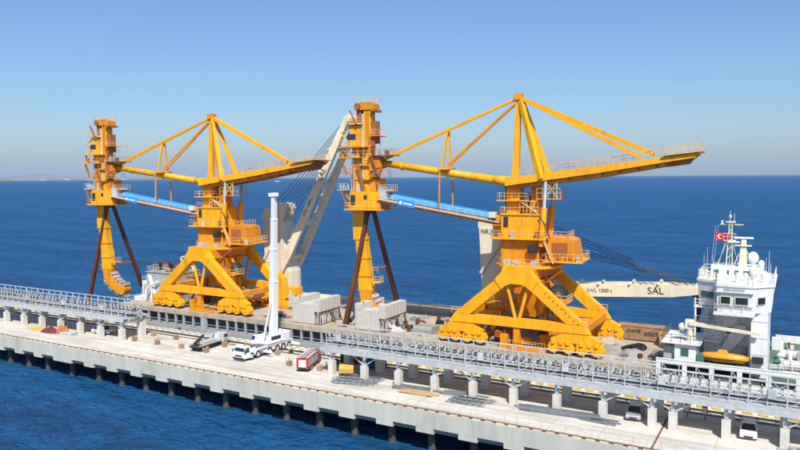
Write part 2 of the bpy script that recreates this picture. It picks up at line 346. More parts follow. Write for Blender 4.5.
MB().prismz([(-45,-8),(38,-8),(52,0),(38,8),(-45,8)], -1, 8).build('hull', 'white', t)
MB().box(-40,-24,-7,7,8,22).build('deckhouse', 'white', t)

# ------------------------------------------------------------------ pier
PX0, PX1, PY0, PY1 = -320, 70, 77.7, 97.4
pier = struct(MB().box(PX0, PX1, PY0+0.35, PY1, -1.2, 0).build('pier_deck', 'deck'))
# notch starts along the near face
notches = [-131.5-6*k for k in range(30, -1, -1)] + [-125.6, -119.9] + [-111.3+6.0*k for k in range(0, 29)]
NW = 3.45
fb = MB(); fb.box(PX0, PX1, PY0, PY0+0.35, -2.05, 0.002); fb.build('fascia_beam', 'fascia', pier)
edges = [PX0] + [e for nx in notches for e in (nx, nx+NW)] + [PX1]
tooth_c = []
for a, b in zip(edges[0::2], edges[1::2]):
    MB().box(0, b-a, PY0+0.01, PY0+0.41, -2.75, -2.053).build('fascia_tooth', 'fascia', pier, (a, 0, 0)); tooth_c.append((a+b)/2)
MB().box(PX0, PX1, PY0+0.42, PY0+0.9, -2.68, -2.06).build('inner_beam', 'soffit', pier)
MB().box(PX0, PX1, PY1-0.9, PY1-0.002, -2.9, -1.203).build('rear_beam', 'fascia', pier)
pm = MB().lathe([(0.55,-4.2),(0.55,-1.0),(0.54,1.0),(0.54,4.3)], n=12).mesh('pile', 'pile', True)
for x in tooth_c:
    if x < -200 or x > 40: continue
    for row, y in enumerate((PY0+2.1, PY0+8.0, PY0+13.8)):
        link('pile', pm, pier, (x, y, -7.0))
for x in tooth_c:
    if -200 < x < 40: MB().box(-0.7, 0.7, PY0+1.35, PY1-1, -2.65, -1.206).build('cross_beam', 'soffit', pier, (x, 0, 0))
# near kerb: pale blocks with gaps, rusty edge angle behind them
km = MB().box(-0.5, 0.5, 0.0, 0.28, 0.003, 0.20).mesh('kerb_block', 'kerb')
for k in range(150): link('kerb_block', km, pier, (-190+k*1.55, PY0+0.03, 0))
MB().box(PX0, PX1, PY0+0.40, PY0+0.52, 0.004, 0.26).build('edge_angle', 'rust', pier)
# rear kerb with yellow blocks
MB().box(PX0, PX1, 95.35, 95.95, 0.003, 0.32).build('rear_kerb', 'kwhite', pier)
ym = MB().box(-0.52, 0.52, 95.3, 96.0, 0.325, 0.62).mesh('kerb_block', 'kyellow')
yp = MB().box(-0.52, 0.52, 95.3, 96.0, 0.325, 0.55).mesh('kerb_block', 'kerb')
for k in range(120): link('kerb_block', ym if -170+k*1.78 > -60 else yp, pier, (-170+k*1.78, 0, 0))
MB().tube((PX0,94.6,0.17),(PX1,94.6,0.17),0.14).build('service_pipe', 'dark', pier)
MB().tube((PX0,93.2,0.10),(PX1,93.2,0.10),0.07).build('crane_rail', 'dark', pier)
MB().box(-13.18,-12.95,PY0+0.55,95.2,0.0041,0.02).build('expansion_joint', 'rust', pier)
# mooring bollards by the rear kerb
for i, x in enumerate((-128,-104.5,-96,-70,-40,-12)):
    tag(MB().lathe([(0.001,0),(0.45,0),(0.42,0.08),(0.24,0.12),(0.22,0.5),(0.38,0.62),(0.34,0.75),(0.001,0.8)], n=12).build('mooring_bollard', 'dark', None, (x,96.55,0.0), True),
        'small black cast mooring bollard on the quay edge beside the ship', 'bollard', 'mooring bollards along the quay edge')
# near edge railing (right part of the pier)
er = thing('edge_railing', 'thin grey guard railing along the open edge of the pier', 'railing', (-60, PY0+0.9, 0))
post = MB().tube((0,0,0),(0,0,1.05),0.026,0.026,5).mesh('post', 'galv')
for i in range(66): link('post', post, er, (i*1.5, 0, 0))
for z in (0.55, 1.05): MB().tube((0,0,z),(97.5,0,z),0.016,0.016,5).build('rail', 'galv', er)
# stubs of gallery columns not yet erected
sm = MB()
for i in (-1,1):
    for j in (-1,1): sm.tube((i*0.3,j*0.3,0.7),(i*0.36,j*0.36,1.3),0.05,0.05,5)
sm.box(-0.36,0.36,-0.36,0.36,0.1,0.85); stub_me = sm.mesh('rebar_cage', 'stub')
pl_me = MB().box(-0.55,0.55,-0.55,0.55,0.0,0.1).mesh('footing', 'concrete')
for row, y in enumerate((86.7, 91.1)):
    for k in range(8):
        x = -105.5+6.0*k
        if x > -63: continue
        if row == 0 and abs(x+79) < 4: continue
        t = thing('column_stub', ('short rusty column stub in the row beside the pale open roadway' if row == 0 else 'short rusty column stub in the row beside the ship'), 'column stub', (x, y, 0.004), 0.05*random.uniform(-1,1), ('column stubs by the roadway' if row == 0 else 'column stubs by the ship'))
        link('footing', pl_me, t); link('rebar_cage', stub_me, t)

# ------------------------------------------------------------------ conveyor galleries
def gallery(x0, x1, pillars, label):
    g = thing('conveyor_gallery', label, 'conveyor', (x0, 88.4, 0)); Lx = x1-x0
    def bx(y0,y1,z0,z1,name,m): MB().box(0,Lx,y0-88.4,y1-88.4,z0,z1).build(name, m, g)
    bx(85.55,85.8,3.55,4.22,'edge_beam','galv'); bx(91.15,91.4,3.55,4.22,'edge_beam','galv')
    bx(86.9,87.2,3.5,4.0,'stringer','galv'); bx(89.7,90.0,3.5,4.0,'stringer','galv')
    bx(85.8,91.15,4.0,4.08,'floor','galv_floor')
    # walkway grating panels, each its own piece
    wp = MB().box(0.03,2.92,85.82-88.4,86.95-88.4,4.084,4.13).mesh('grating_panel', 'galv_floor')
    n = int(Lx/2.95)
    vis0 = max(0, int((-165-x0)/2.95))
    for k in range(vis0, n):
        if x0+k*2.95 > 15: break
        link('grating_panel', wp, g, (k*2.95,0,0))
    fr = MB()
    for y in (-1.15, 1.85): fr.box(-0.06,0.06,y-0.06,y+0.06,4.08,6.75)
    fr.box(-0.05,0.05,-1.09,1.79,4.9,5.02)
    fme = fr.mesh('frame_post', 'galv')
    idl = MB()
    for k in (-1,0,1):
        if k == 0: idl.tube((0,0.0,5.18),(0,0.7,5.18),0.11,0.11,8)
        elif k < 0: idl.tube((0,-0.08,5.21),(0,-0.62,5.55),0.11,0.11,8)
        else: idl.tube((0,0.78,5.21),(0,1.32,5.55),0.11,0.11,8)
    ime = idl.mesh('idler', 'idlerdark')
    gd = MB().box(-0.16,0.16,-0.9,-0.84,5.55,5.95).mesh('guard_plate','galv')
    br = MB(); br.beam((0,-0.95,5.0),(0,1.65,5.0),0.14,0.12); br.beam((0,-0.7,5.0),(0,-0.85,5.75),0.12,0.1); br.beam((0,1.4,5.0),(0,1.55,5.75),0.12,0.1)
    br.beam((-0.0,-0.04,5.0),(0,-0.04,5.3),0.1,0.08); br.beam((0,0.74,5.0),(0,0.74,5.3),0.1,0.08)
    bme = br.mesh('idler_bracket', 'galv')
    x = max(0, -165-x0); k = 0
    while x < Lx and x0+x < 15:
        link('frame_post', fme, g, (x,0,0)); x += 1.95
    x = max(0.4, -165-x0+0.4)
    while x < Lx and x0+x < 15:
        b = link('idler_bracket', bme, g, (x,0,0)); link('idler', ime, b); link('guard_plate', gd, b); x += 0.98+0.12*(k%3); k += 1
    dg = MB().beam((0.06,-1.17,4.15),(1.89,-1.17,5.30),0.06,0.06).mesh('diagonal','galv'); dg2 = MB().beam((0.06,-1.17,5.42),(1.89,-1.17,6.72),0.05,0.05).mesh('diagonal','galv')
    dg3 = MB().beam((0.06,1.85,6.72),(1.89,1.85,4.15),0.06,0.06).mesh('diagonal','galv')
    x = max(0, -165-x0); k = 0
    while x < Lx-2 and x0+x < 15:
        if k % 2 == 0: link('diagonal', dg, g, (x,0,0))
        if k % 6 == 1: link('diagonal', dg2, g, (x,0,0))
        if k % 2 == 1: link('diagonal', dg3, g, (x,0,0))
        x += 1.95; k += 1
    bx(85.6,85.66,4.9,4.98,'hand_rail','galv'); bx(85.6,85.66,4.5,4.56,'hand_rail','galv')
    hp = MB().box(-0.03,0.03,-2.8,-2.74,4.22,4.95).mesh('rail_post','galv'); x = max(0.9, -165-x0+0.9)
    while x < Lx-1 and x0+x < 15: link('rail_post', hp, g, (x,0,0)); x += 1.95
    for y in (-1.15,1.85):
        MB().box(0,Lx,y-0.075,y+0.075,6.753,6.89).build('top_rail','galv',g)
        MB().box(0,Lx,y-0.04,y+0.04,5.32,5.40).build('mid_rail','galv',g)
    for y in (-0.97,1.67): MB().box(0,Lx,y-0.06,y+0.06,4.8,4.94).build('conveyor_stringer','galv',g)
    MB().box(0,Lx,0.05,0.62,4.30,4.33).build('return_belt','rubber',g)
    cab = MB().box(-0.42,0.42,-1.5,-1.22,5.0,6.0).mesh('control_cabinet','galv')
    xx = max(2.4, -150-x0)
    while xx < Lx and x0+xx < 15: link('control_cabinet', cab, g, (xx,0,0)); xx += 11.7
    # columns
    pn = MB().prismz([(-0.46,-0.46),(0.46,-0.46),(0.46,0.46),(-0.46,0.46)],0,2.15).mesh('concrete_column','concrete')
    pf = MB().prismz([(-0.55,-0.55),(0.55,-0.55),(0.55,0.55),(-0.55,0.55)],0,3.0).mesh('concrete_column','concrete')
    st = MB().box(-0.2,0.2,-0.2,0.2,2.15,3.5).box(-0.38,0.38,-0.38,0.38,2.152,2.2).mesh('steel_post','galv')
    sf = MB().box(-0.2,0.2,-0.2,0.2,3.0,3.5).mesh('steel_post','galv')
    tb = MB().box(-0.15,0.15,-2.9,3.0,3.2,3.49).mesh('cross_beam','galv')
    vb = MB().beam((0.3,0,2.3),(2.2,0,3.5),0.16).mesh('brace','galv'); vb2 = MB().beam((-0.3,0,2.3),(-2.2,0,3.5),0.16).mesh('brace','galv')
    for i, px in enumerate(pillars):
        link('concrete_column', pn, g, (px-x0, 86.15-88.4, 0)); link('steel_post', st, g, (px-x0, 86.15-88.4, 0))
        link('concrete_column', pf, g, (px-x0, 90.65-88.4, 0)); link('steel_post', sf, g, (px-x0, 90.65-88.4, 0))
        link('cross_beam', tb, g, (px-x0+0.37,0,0))
        if i % 4 in (1,): link('brace', vb, g, (px-x0,86.15-88.4,0)); link('brace', vb2, g, (px-x0,86.15-88.4,0))
        elif i % 4 == 3: link('brace', vb, g, (px-x0,86.15-88.4,0))
        elif i % 4 == 0: link('brace', vb2, g, (px-x0,86.15-88.4,0))
    return g
gallery(-62.6, 60, [-60.8+5.82*k for k in range(9)]+[-11.9,-6.2,-0.33,5.5,11.3,17.1,23,28.8,34.6,40.4,46.2,52,57.8], 'grey steel conveyor gallery on white columns beside the two parked cars')
gallery(-300, -107.3, [-108.2-6.0*k for k in range(32)], 'grey steel conveyor gallery on white columns above the orange and yellow heaps')

# ------------------------------------------------------------------ ship
SX0, SX1, SY0, SY1 = -125.5, 40, 99.5, 125.3
ship = thing('cargo_ship', 'long heavy-lift cargo ship with white wheelhouse tower moored behind the pier', 'ship', (SX0, SY0, SEAZ))
so = Vector((SX0, SY0, SEAZ))
BRIDGE = False
def slim(v):                      # proportions of the wheelhouse tower
    x, y, z = v
    if x < -7: x = -7+(x+7)*0.87
    if y > 106: y = 106+(y-106)*0.5
    if z > 18.1: z = z-0.8*max(0, 1-(z-18.1)/6)
    elif z > 14.4: z = z-0.8*min(1, (z-14.4)/1.8)
    return Vector((x, y, z))
def sp(name, mb, m, parent=None, smooth=False):
    for i, v in enumerate(mb.v):
        if BRIDGE: v = slim(v)
        mb.v[i] = v - so
    return mb.build(name, m, parent or ship, (0,0,0), smooth)
sp('hull', MB().prismz([(-150,103),(-146,100),(-126,SY0+0.3),(SX1,SY0+0.3),(SX1+22,112),(SX1,SY1),(-126,SY1),(-146,121),(-150,116)], -9.5, -2.3), 'hull')
sp('hull_side', MB().box(SX0, SX1, SY0+1.7, SY1-0.3, -2.296, 2.2), 'hull')
sp('lower_side', MB().box(SX0, SX1, SY0, SY0+1.6, -2.29, 0.25), 'shipgrey')
sp('coaming_beam', MB().box(SX0, -16.2, SY0-0.02, SY0+1.6, 2.6, DECKZ-0.02), 'coaming')
sp('stern_deck', MB().box(-147,-125.6,101,119,-2.29,-2.1), 'green')
x = SX0+0.4; k = 0
while x < -16.5:
    wide = 1.5 if k % 7 == 2 else 0.34
    sp('side_post', MB().box(x, x+wide, SY0+0.05, SY0+0.45, 0.252, 2.597), 'shipgrey'); x += wide+random.choice((1.9,2.3,2.0,2.6)); k += 1
for z_ in (0.7,1.2): sp('side_rail', MB().tube((SX0,SY0+0.25,z_),(-16.5,SY0+0.25,z_),0.04,0.04,5), 'galv')
# hatch cover planks: 4 rows of panels across the beam
rows = [(SY0+1.62,104.6),(104.63,111.9),(111.93,119.2),(119.23,SY1)]
xb = SX0
while xb < -16.5:
    xe = min(xb+9.4, -16.3)
    for y0, y1 in rows: sp('hatch_cover', MB().box(xb+0.05, xe, y0, y1-0.04, 2.203, DECKZ-random.choice((0.0,0.02,0.035))), 'deckpl')
    xb = xe+0.01
sp('edge_plank', MB().box(SX0, -16.3, SY0+0.0, SY0+1.58, DECKZ-0.018, DECKZ+0.03), 'coaming')
# sea-side bulwark with rail
sp('far_bulwark', MB().box(SX0, -16.3, SY1-0.25, SY1+0.0, DECKZ-0.3, DECKZ+0.75), 'cream')
sp('stern_railing', MB().rail([(SX0+0.2,SY0+2,DECKZ),(SX0+0.2,SY1-0.4,DECKZ)],1.1,1.8,0.04), 'white')

# bridge end: low side bulwark with freeing ports
bz0, bz1 = 2.2, 4.95
sp('deck_house_base', MB().box(-16.2, 39, SY0+0.9, SY1-0.3, 2.203, DECKZ), 'deckgreen')
sp('bulwark_top', MB().box(-16.1, 38, SY0, SY0+0.22, 4.35, bz1), 'white'); sp('bulwark_bottom', MB().box(-16.1, 38, SY0, SY0+0.22, 0.252, 2.85), 'white')
sp('bulwark_mid', MB().box(-16.1, 38, SY0+0.03, SY0+0.19, 3.5, 3.68), 'white')
for k in range(17): sp('bulwark_post', MB().box(-16.1+3.35*k, -16.1+3.35*k+0.6, SY0+0.004, SY0+0.216, 2.85, 4.35), 'white')
sp('bulwark_cap', MB().box(-16.12, 38, SY0-0.06, SY0+0.28, bz1+0.003, bz1+0.1), 'white')
# port-side stair block and boat deck
sp('boat_deck', MB().box(-15.6, -3.0, SY0+0.45, 105, 4.55, 4.72), 'deckgreen')
sp('stair_house', MB().box(-13.9, -11.2, 100.6, 105.0, 4.723, 7.1), 'white')
hsw = MB().box(-13.1,-12.1,100.55,100.62,5.4,6.5); sp('window', hsw, 'glass_teal')
sp('side_cabin', MB().box(-15.4,-14.0,101.2,104.2,4.723,6.4), 'grey')
sp('promenade_deck', MB().box(-15.6,-10.6,100.1,108,7.1,7.3), 'white')
sp('promenade_railing', MB().rail([(-15.5,107.9,7.3),(-15.5,100.2,7.3),(-10.7,100.2,7.3)],1.05,1.2,0.045), 'green')
# tower
BRIDGE = True
sp('tower', MB().prismz([(-11.2,105),(-4.7,105),(-4.7,119),(-11.2,119)], 4.723, 16.2), 'white')
sp('tower_wing_pillar', MB().prismz([(-4.65,101.4),(-2.7,101.4),(-2.7,119.5),(-4.65,119.5)], 3.453, 15.0), 'white')
sp('lower_deckhouse', MB().box(-11.0,-4.72,106,118,3.46,4.72), 'white')
for z, xa, xb_ in ((7.3,-11.0,-8.6),(9.6,-12.4,-9.0),(11.9,-12.6,-9.3)):
    sp('stair_platform', MB().box(xa,xb_,103.3,104.98,z-0.12,z), 'white')
    sp('stair_railing', MB().rail([(xa+0.05,104.9,z),(xa+0.05,103.35,z),(xb_-0.05,103.35,z)],1.0,0.8,0.04), 'white')
for za, zb, xa, xb_ in ((7.3,9.6,-9.2,-11.8),(9.6,11.9,-11.8,-9.6),(4.72,7.3,-8.0,-10.2)):
    sp('stair_flight', MB().beam((xa,103.9,za),(xb_,103.9,zb),0.7,0.12), 'galv'); sp('stair_handrail', MB().rail([(xa,103.5,za),(xb_,103.5,zb)],0.9,0.9,0.035), 'white')
sp('corner_post', MB().box(-12.5,-12.25,103.4,103.65,7.3,12.0), 'white')
sp('door', MB().box(-10.6,-9.8,104.93,105.0,9.62,11.5), 'grey'); sp('door', MB().box(-5.9,-5.1,104.93,105.0,4.75,6.7), 'grey')
for x_ in (-8.6,-6.4,-5.6): sp('pipe', MB().tube((x_,104.9,4.73),(x_,104.9,11.9),0.07,0.07,6), 'white')
sp('vent_box', MB().box(-4.4,-3.1,100.9,101.38,5.4,6.2), 'dark'); sp('floodlight', MB().box(-5.6,-5.2,104.6,104.9,10.6,10.9), 'dark')
for z in (6.4,8.6,10.8): sp('pillar_seam', MB().box(-4.66,-2.69,101.37,101.41,z,z+0.06), 'grey')
# wheelhouse: octagonal with near wing bay
wl = sp('wheelhouse', MB().prismz([(-12.0,104.6),(-9.2,103.2),(-8.9,100.2),(-4.6,100.2),(-2.4,102.6),(-2.4,121),(-4.6,123.4),(-8.9,123.4),(-9.2,120.4),(-12.0,119)], 12.0, 16.2,
                                [(-12.3,104.3),(-9.3,102.8),(-9.0,99.8),(-4.5,99.8),(-2.1,102.3),(-2.1,121.3),(-4.5,123.8),(-9.0,123.8),(-9.3,120.8),(-12.3,119.3)]), 'white')
def quad_panel(a, b, z0, z1, t=0.05):
    a = Vector((a[0],a[1],0)); b = Vector((b[0],b[1],0)); d = (b-a).normalized(); n = Vector((d.y,-d.x,0))
    m = MB(); pts = [a, b, b+n*t, a+n*t]
    return m.prismz([(p.x,p.y) for p in pts], z0, z1)
for a, b in (((-8.5,99.93),(-7.0,99.93)),((-6.6,99.93),(-4.9,99.93)),((-4.1,100.55),(-2.95,101.8)),((-11.8,104.35),(-9.5,103.1))):
    wf = sp('window_frame', quad_panel(a, b, 13.1, 14.2, 0.13), 'cream', wl); a2 = (Vector(a).lerp(Vector(b),0.08)); b2 = (Vector(a).lerp(Vector(b),0.92)); sp('window', quad_panel(a2, b2, 13.2, 14.08, 0.17), 'glass' if a[0] > -10 else 'glass_teal', wl)
for y in (104.5,107,109.5): sp('window', MB().box(-2.2,-2.12,y,y+1.8,13.1,14.4), 'glass', wl)
sp('wing_floor', MB().box(-9.4,-4.2,99.75,104.9,11.6,11.99), 'white')
sp('wing_railing', MB().rail([(-9.3,103,12.0),(-9.3,99.85,12.0),(-4.3,99.85,12.0)],1.0,1.2,0.04), 'white')
sp('eyebrow', MB().box(-9.15,-4.35,99.55,99.9,14.9,15.05), 'white'); sp('belt_rail', MB().box(-9.0,-4.5,99.9,100.05,12.75,12.85), 'grey')
for z in (15.4,): sp('name_board', MB().box(-8.0,-5.4,99.72,99.8,z,z+0.45), 'grey')
sp('roof_deck', MB().prismz([(-12.4,104.2),(-9.4,102.7),(-9.1,99.7),(-4.4,99.7),(-2.0,102.2),(-2.0,121.4),(-4.4,123.9),(-9.1,123.9),(-9.4,120.9),(-12.4,119.4)], 16.2, 16.5), 'white')
sp('roof_railing', MB().rail([(-9.2,119,16.5),(-12.2,118.9,16.5),(-12.2,104.4,16.5),(-9.3,103,16.5),(-9,99.9,16.5),(-4.5,99.9,16.5),(-2.2,102.3,16.5),(-2.2,121,16.5)],1.05,1.5,0.045), 'white')
sp('top_house', MB().prismz([(-10.6,106.5),(-4.2,106.5),(-3.6,108),(-3.6,115),(-10.6,115)], 16.5, 18.1), 'white')
for x0_, x1_ in ((-10.2,-8.8),(-8.2,-6.6),(-6.0,-4.6)): sp('porthole_window', MB().box(x0_,x1_,106.42,106.5,17.0,17.6), 'glass_teal')
for z in (8.2,10.6): sp('window', MB().box(-8.0,-7.3,104.93,105.0,z,z+0.9), 'glass')
# shaped white brace on the tower wall (davit arm)
sp('davit_arm', MB().prism([(-9.6,4.73),(-8.4,4.73),(-5.4,8.3),(-5.4,9.6),(-6.6,9.6)],104.2,104.6), 'white')
sp('davit_arm', MB().prism([(-4.9,4.73),(-4.3,4.73),(-4.0,8.6),(-4.9,9.2)],102.2,102.6), 'white')
# masts
ms = MB()
for dx, dy in ((-0.45,-0.45),(0.45,-0.45),(0,0.5)): ms.tube((-8.0+dx,108.3+dy,18.1),(-7.9+dx*0.45,108.3+dy*0.45,23.6),0.09,0.07,6)
for z in (19,20,21,22,23):
    f = 1-(z-18.1)/5.5*0.55
    ms.tube((-8.0-0.45*f,108.3-0.45*f,z),(-8.0+0.45*f,108.3-0.45*f,z+0.6),0.045,0.045,4); ms.tube((-8.0+0.45*f,108.3-0.45*f,z),(-8.0,108.3+0.5*f,z+0.6),0.045,0.045,4)
ms.tube((-9.5,108.3,23.2),(-6.2,108.3,23.2),0.07,0.07,5); ms.tube((-8,108.3,23.6),(-8,108.3,25.0),0.05,0.03,5); ms.tube((-7.4,108.3,23.4),(-7.4,108.3,24.6),0.04,0.03,5); ms.box(-8.6,-7.2,107.8,108.8,23.45,23.6)
ms.box(-9.3,-9.0,108.15,108.45,23.2,23.7); ms.sphere((-8,108.3,24.2),0.22,8)
sp('signal_mast', ms, 'cream')
rm = MB().prismz([(-6.7,108),(-5.6,108),(-5.6,109.2),(-6.7,109.2)],18.1,21.4,[(-6.4,108.3),(-5.8,108.3),(-5.8,108.9),(-6.4,108.9)])
rm.box(-7.3,-5.1,107.8,109.3,20.6,20.72)
for s in (-1,1): rm.tube((-6.1+s*1.3,108.5,18.1),(-6.1+s*0.3,108.5,20.2),0.06,0.06,5)
rmo = sp('radar_mast', rm, 'cream')
sp('radar_scanner', MB().box(-7.4,-4.9,108.4,108.75,21.5,21.72), 'white', rmo); sp('radar_scanner', MB().box(-8.3,-6.6,107.5,107.8,21.0,21.2), 'white', rmo)
for c, r in (((-4.9,108.2,19.2),0.72),((-3.9,109.2,18.5),0.42),((-4.7,106.0,17.6),0.62),((-3.4,106.8,17.3),0.4),((-5.6,104.6,17.2),0.35)):
    rd = sp('radome', MB().sphere(c, r, 14, (1,1,1.08)), 'white', None, True); sp('radome_stand', MB().tube((c[0],c[1],16.4),(c[0],c[1],c[2]-r*0.9),0.2,0.2,8), 'white', rd)
for x_, y_, h_ in ((-11.6,106,3.2),(-11.0,104.9,4.1),(-10.3,107,3.0),(-3.2,104,3.2),(-2.7,107,2.4),(-3.0,112,3.6),(-9.8,103.4,2.4)):
    sp('whip_antenna', MB().tube((x_,y_,16.4),(x_,y_,16.4+h_),0.05,0.02,5), 'white')
for k, (x_, y_, a_, h_) in enumerate(((-11.3,107,0.9,1.1),(-8.6,103.2,1.4,0.8),(-6.4,102.2,1.0,1.3),(-10.2,105,0.8,0.7),(-3.4,103.6,0.8,1.0),(-7.4,104.6,0.7,1.7),(-5.0,101.2,0.5,0.9),(-9.0,105.4,0.6,1.4))):
    sp('roof_equipment', MB().box(x_-a_/2,x_+a_/2,y_-a_/2,y_+a_/2,16.5,16.5+h_) if k % 2 else MB().tube((x_,y_,16.5),(x_,y_,16.5+h_),a_*0.4,a_*0.35,10), 'white' if k % 3 else 'cream')
for k, (xa, xb_, za, zb) in enumerate(((-9.6,-8.1,18.1,22.6),(-6.6,-7.9,18.1,22.0),(-4.6,-6.0,18.1,20.6),(-10.4,-8.2,16.6,21.5))): sp('stay', MB().tube((xa,107.2,za),(xb_,108.3,zb),0.035,0.035,4), 'cream')
sp('mast_platform', MB().box(-8.9,-7.1,107.6,109.0,21.2,21.3), 'cream'); sp('mast_railing', MB().rail([(-8.9,107.6,21.3),(-7.1,107.6,21.3)],0.8,0.6,0.03), 'cream')
hal = MB()
for x_ in (-10.6,-10.25): hal.tube((x_,107.6,18.1),(x_+0.5,108.2,23.1),0.022,0.022,4)
sp('halyard', hal, 'galv')
BRIDGE = False
# provision derrick
dk = sp('provision_derrick', MB().tube((-12.1,101.6,7.3),(-12.1,101.6,9.6),0.42,0.36,10).box(-12.7,-11.6,101.2,102.0,9.1,10.3), 'cream')
sp('derrick_boom', MB().beam((-12.2,101.2,9.9),(-3.6,100.7,9.3),0.45,0.5,0.3,0.35), 'cream', dk); sp('derrick_winch', MB().sphere((-13.1,101.8,9.2),0.55,10), 'white', dk)
sp('jib_rest', MB().box(-13.2,-12.5,117.5,118.3,3.46,11.0).box(-13.9,-11.8,117.2,118.6,10.9,11.15), 'dark')
# fore deck machinery
sp('foredeck_bulwark', MB().box(-2.2,38,SY1-0.5,SY1-0.3,3.46,4.6), 'white')
for i, (x_, y_) in enumerate(((0.2,106),(2.8,110),(-0.2,112.5),(4.6,104.5),(3.4,116.5))):
    wn = sp('mooring_winch', MB().box(x_-1.3,x_+1.3,y_-0.9,y_+0.9,3.46,3.75).box(x_-1.25,x_-1.0,y_-0.7,y_+0.7,3.75,5.0).box(x_+1.0,x_+1.25,y_-0.7,y_+0.7,3.75,5.0).box(x_+1.3,x_+2.0,y_-0.4,y_+0.4,3.5,4.5), 'winch')
    sp('winch_drum', MB().tube((x_-1.0,y_,4.45),(x_+1.0,y_,4.45),0.6,0.6,14).tube((x_-0.2,y_,4.45),(x_-0.05,y_,4.45),0.78,0.78,14), 'rust' if i % 2 else 'winch', wn)
for x_, y_ in ((-1.6,104.6),(-1.2,108.6),(1.6,103.6)):
    sp('ventilator', MB().tube((x_,y_,3.46),(x_,y_,5.0),0.3,0.3,10).sphere((x_,y_,5.1),0.5,10,(1,1,0.7)), 'green' if x_ < -1.3 else 'white')
rw = random.Random(11)
for k in range(26):
    x_ = rw.uniform(-2.0,7.0); y_ = rw.uniform(101.5,122); h_ = rw.uniform(0.5,1.9); a_ = rw.uniform(0.25,0.8)
    sp('deck_fitting', MB().box(x_-a_,x_+a_,y_-a_*0.6,y_+a_*0.6,3.46,3.46+h_) if k % 3 else MB().tube((x_,y_,3.46),(x_,y_,3.46+h_),a_*0.5,a_*0.45,10), rw.choice(('white','winch','white','rust','grey','cream')))
sp('green_locker', MB().box(-2.2,-0.9,102.2,103.4,3.46,4.5), 'green'); sp('boat_deck_locker', MB().box(-11.1,-10.2,100.6,102.2,4.723,5.8), 'green')
sp('foredeck_railing', MB().rail([(-2.6,SY0+0.15,bz1+0.1),(10,SY0+0.15,bz1+0.1)],0.8,1.4,0.04), 'white')

# lifeboat (lies on its cradle)
lb = thing('lifeboat', 'orange enclosed lifeboat stowed under the ship wheelhouse', 'lifeboat', (-7.7,101.6,4.72))
secs = [(-3.0,0.05,0.55,1.15),(-2.5,0.55,0.25,1.35),(-1.2,0.85,0.1,1.5),(0.6,0.88,0.1,1.5),(2.2,0.62,0.2,1.4),(2.9,0.08,0.55,1.25)]
vs = []; 
for x_, wd, zb, zt in secs:
    vs += [(x_,0,zb),(x_,-wd*0.75,zb+0.25),(x_,-wd,0.8),(x_,-wd*0.75,zt-0.12),(x_,0,zt),(x_,wd*0.75,zt-0.12),(x_,wd,0.8),(x_,wd*0.75,zb+0.25)]
fs = [(8*i+j, 8*i+(j+1)%8, 8*i+8+(j+1)%8, 8*i+8+j) for i in range(5) for j in range(8)] + [tuple(range(7,-1,-1)), tuple(range(40,48))]
MB().add(vs, fs).build('boat_hull', 'lifeboat', lb, smooth=True)
MB().prismz([(-1.0,-0.4),(0.4,-0.4),(0.4,0.4),(-1.0,0.4)],1.4,1.85,[(-0.8,-0.3),(0.2,-0.3),(0.2,0.3),(-0.8,0.3)]).build('coxswain_hood', 'lifeboat', lb)
for x_ in (-1.9,1.6): MB().box(x_-0.12,x_+0.12,-0.8,0.8,0.0,0.3).build('cradle', 'dark', lb)
MB().box(-3.0,2.9,-0.93,-0.87,0.74,0.86).build('fender_strip', 'rubber', lb)
# flag
fl = thing('flag', 'small red flag with white crescent and star flying from the ship halyard', 'flag', (-9.75,107.0,22.0))
nx = 10; fv = []
def fpt(u_, v_): return (u_*1.75, 0.22*math.sin(u_*5.0)*u_, -v_*1.15-0.12*u_)
for j in range(5):
    for i in range(nx+1): fv.append(fpt(i/nx, j/4))
MB().add(fv+[(x_,y_+0.02,z_) for x_,y_,z_ in fv], [(j*(nx+1)+i,j*(nx+1)+i+1,(j+1)*(nx+1)+i+1,(j+1)*(nx+1)+i) for j in range(4) for i in range(nx)]+[(55+j*(nx+1)+i+1,55+j*(nx+1)+i,55+(j+1)*(nx+1)+i,55+(j+1)*(nx+1)+i+1) for j in range(4) for i in range(nx)]).build('cloth', 'flag', fl)
cr = MB(); arc = []
for k in range(13): t = R(50+260*k/12); arc.append((0.40+0.20*math.cos(t), 0.5+0.30*math.sin(t)))
for k in range(12, -1, -1): t = R(50+260*k/12); arc.append((0.435+0.15*math.cos(t), 0.5+0.23*math.sin(t)))
n_ = 13; av = [Vector(fpt(u_,v_))+Vector((0,-0.03,0)) for u_,v_ in arc]
cr.add(av, [(k,k+1,25-k-1,25-k) for k in range(12)])
cr.build('crescent', 'flagw', fl)
stv = [Vector(fpt(0.60+ (0.085 if k%2==0 else 0.035)*math.cos(R(36*k)), 0.5+(0.13 if k%2==0 else 0.05)*math.sin(R(36*k))))+Vector((0,-0.035,0)) for k in range(10)]
MB().add(stv, [tuple(range(10))]).build('star', 'flagw', fl)

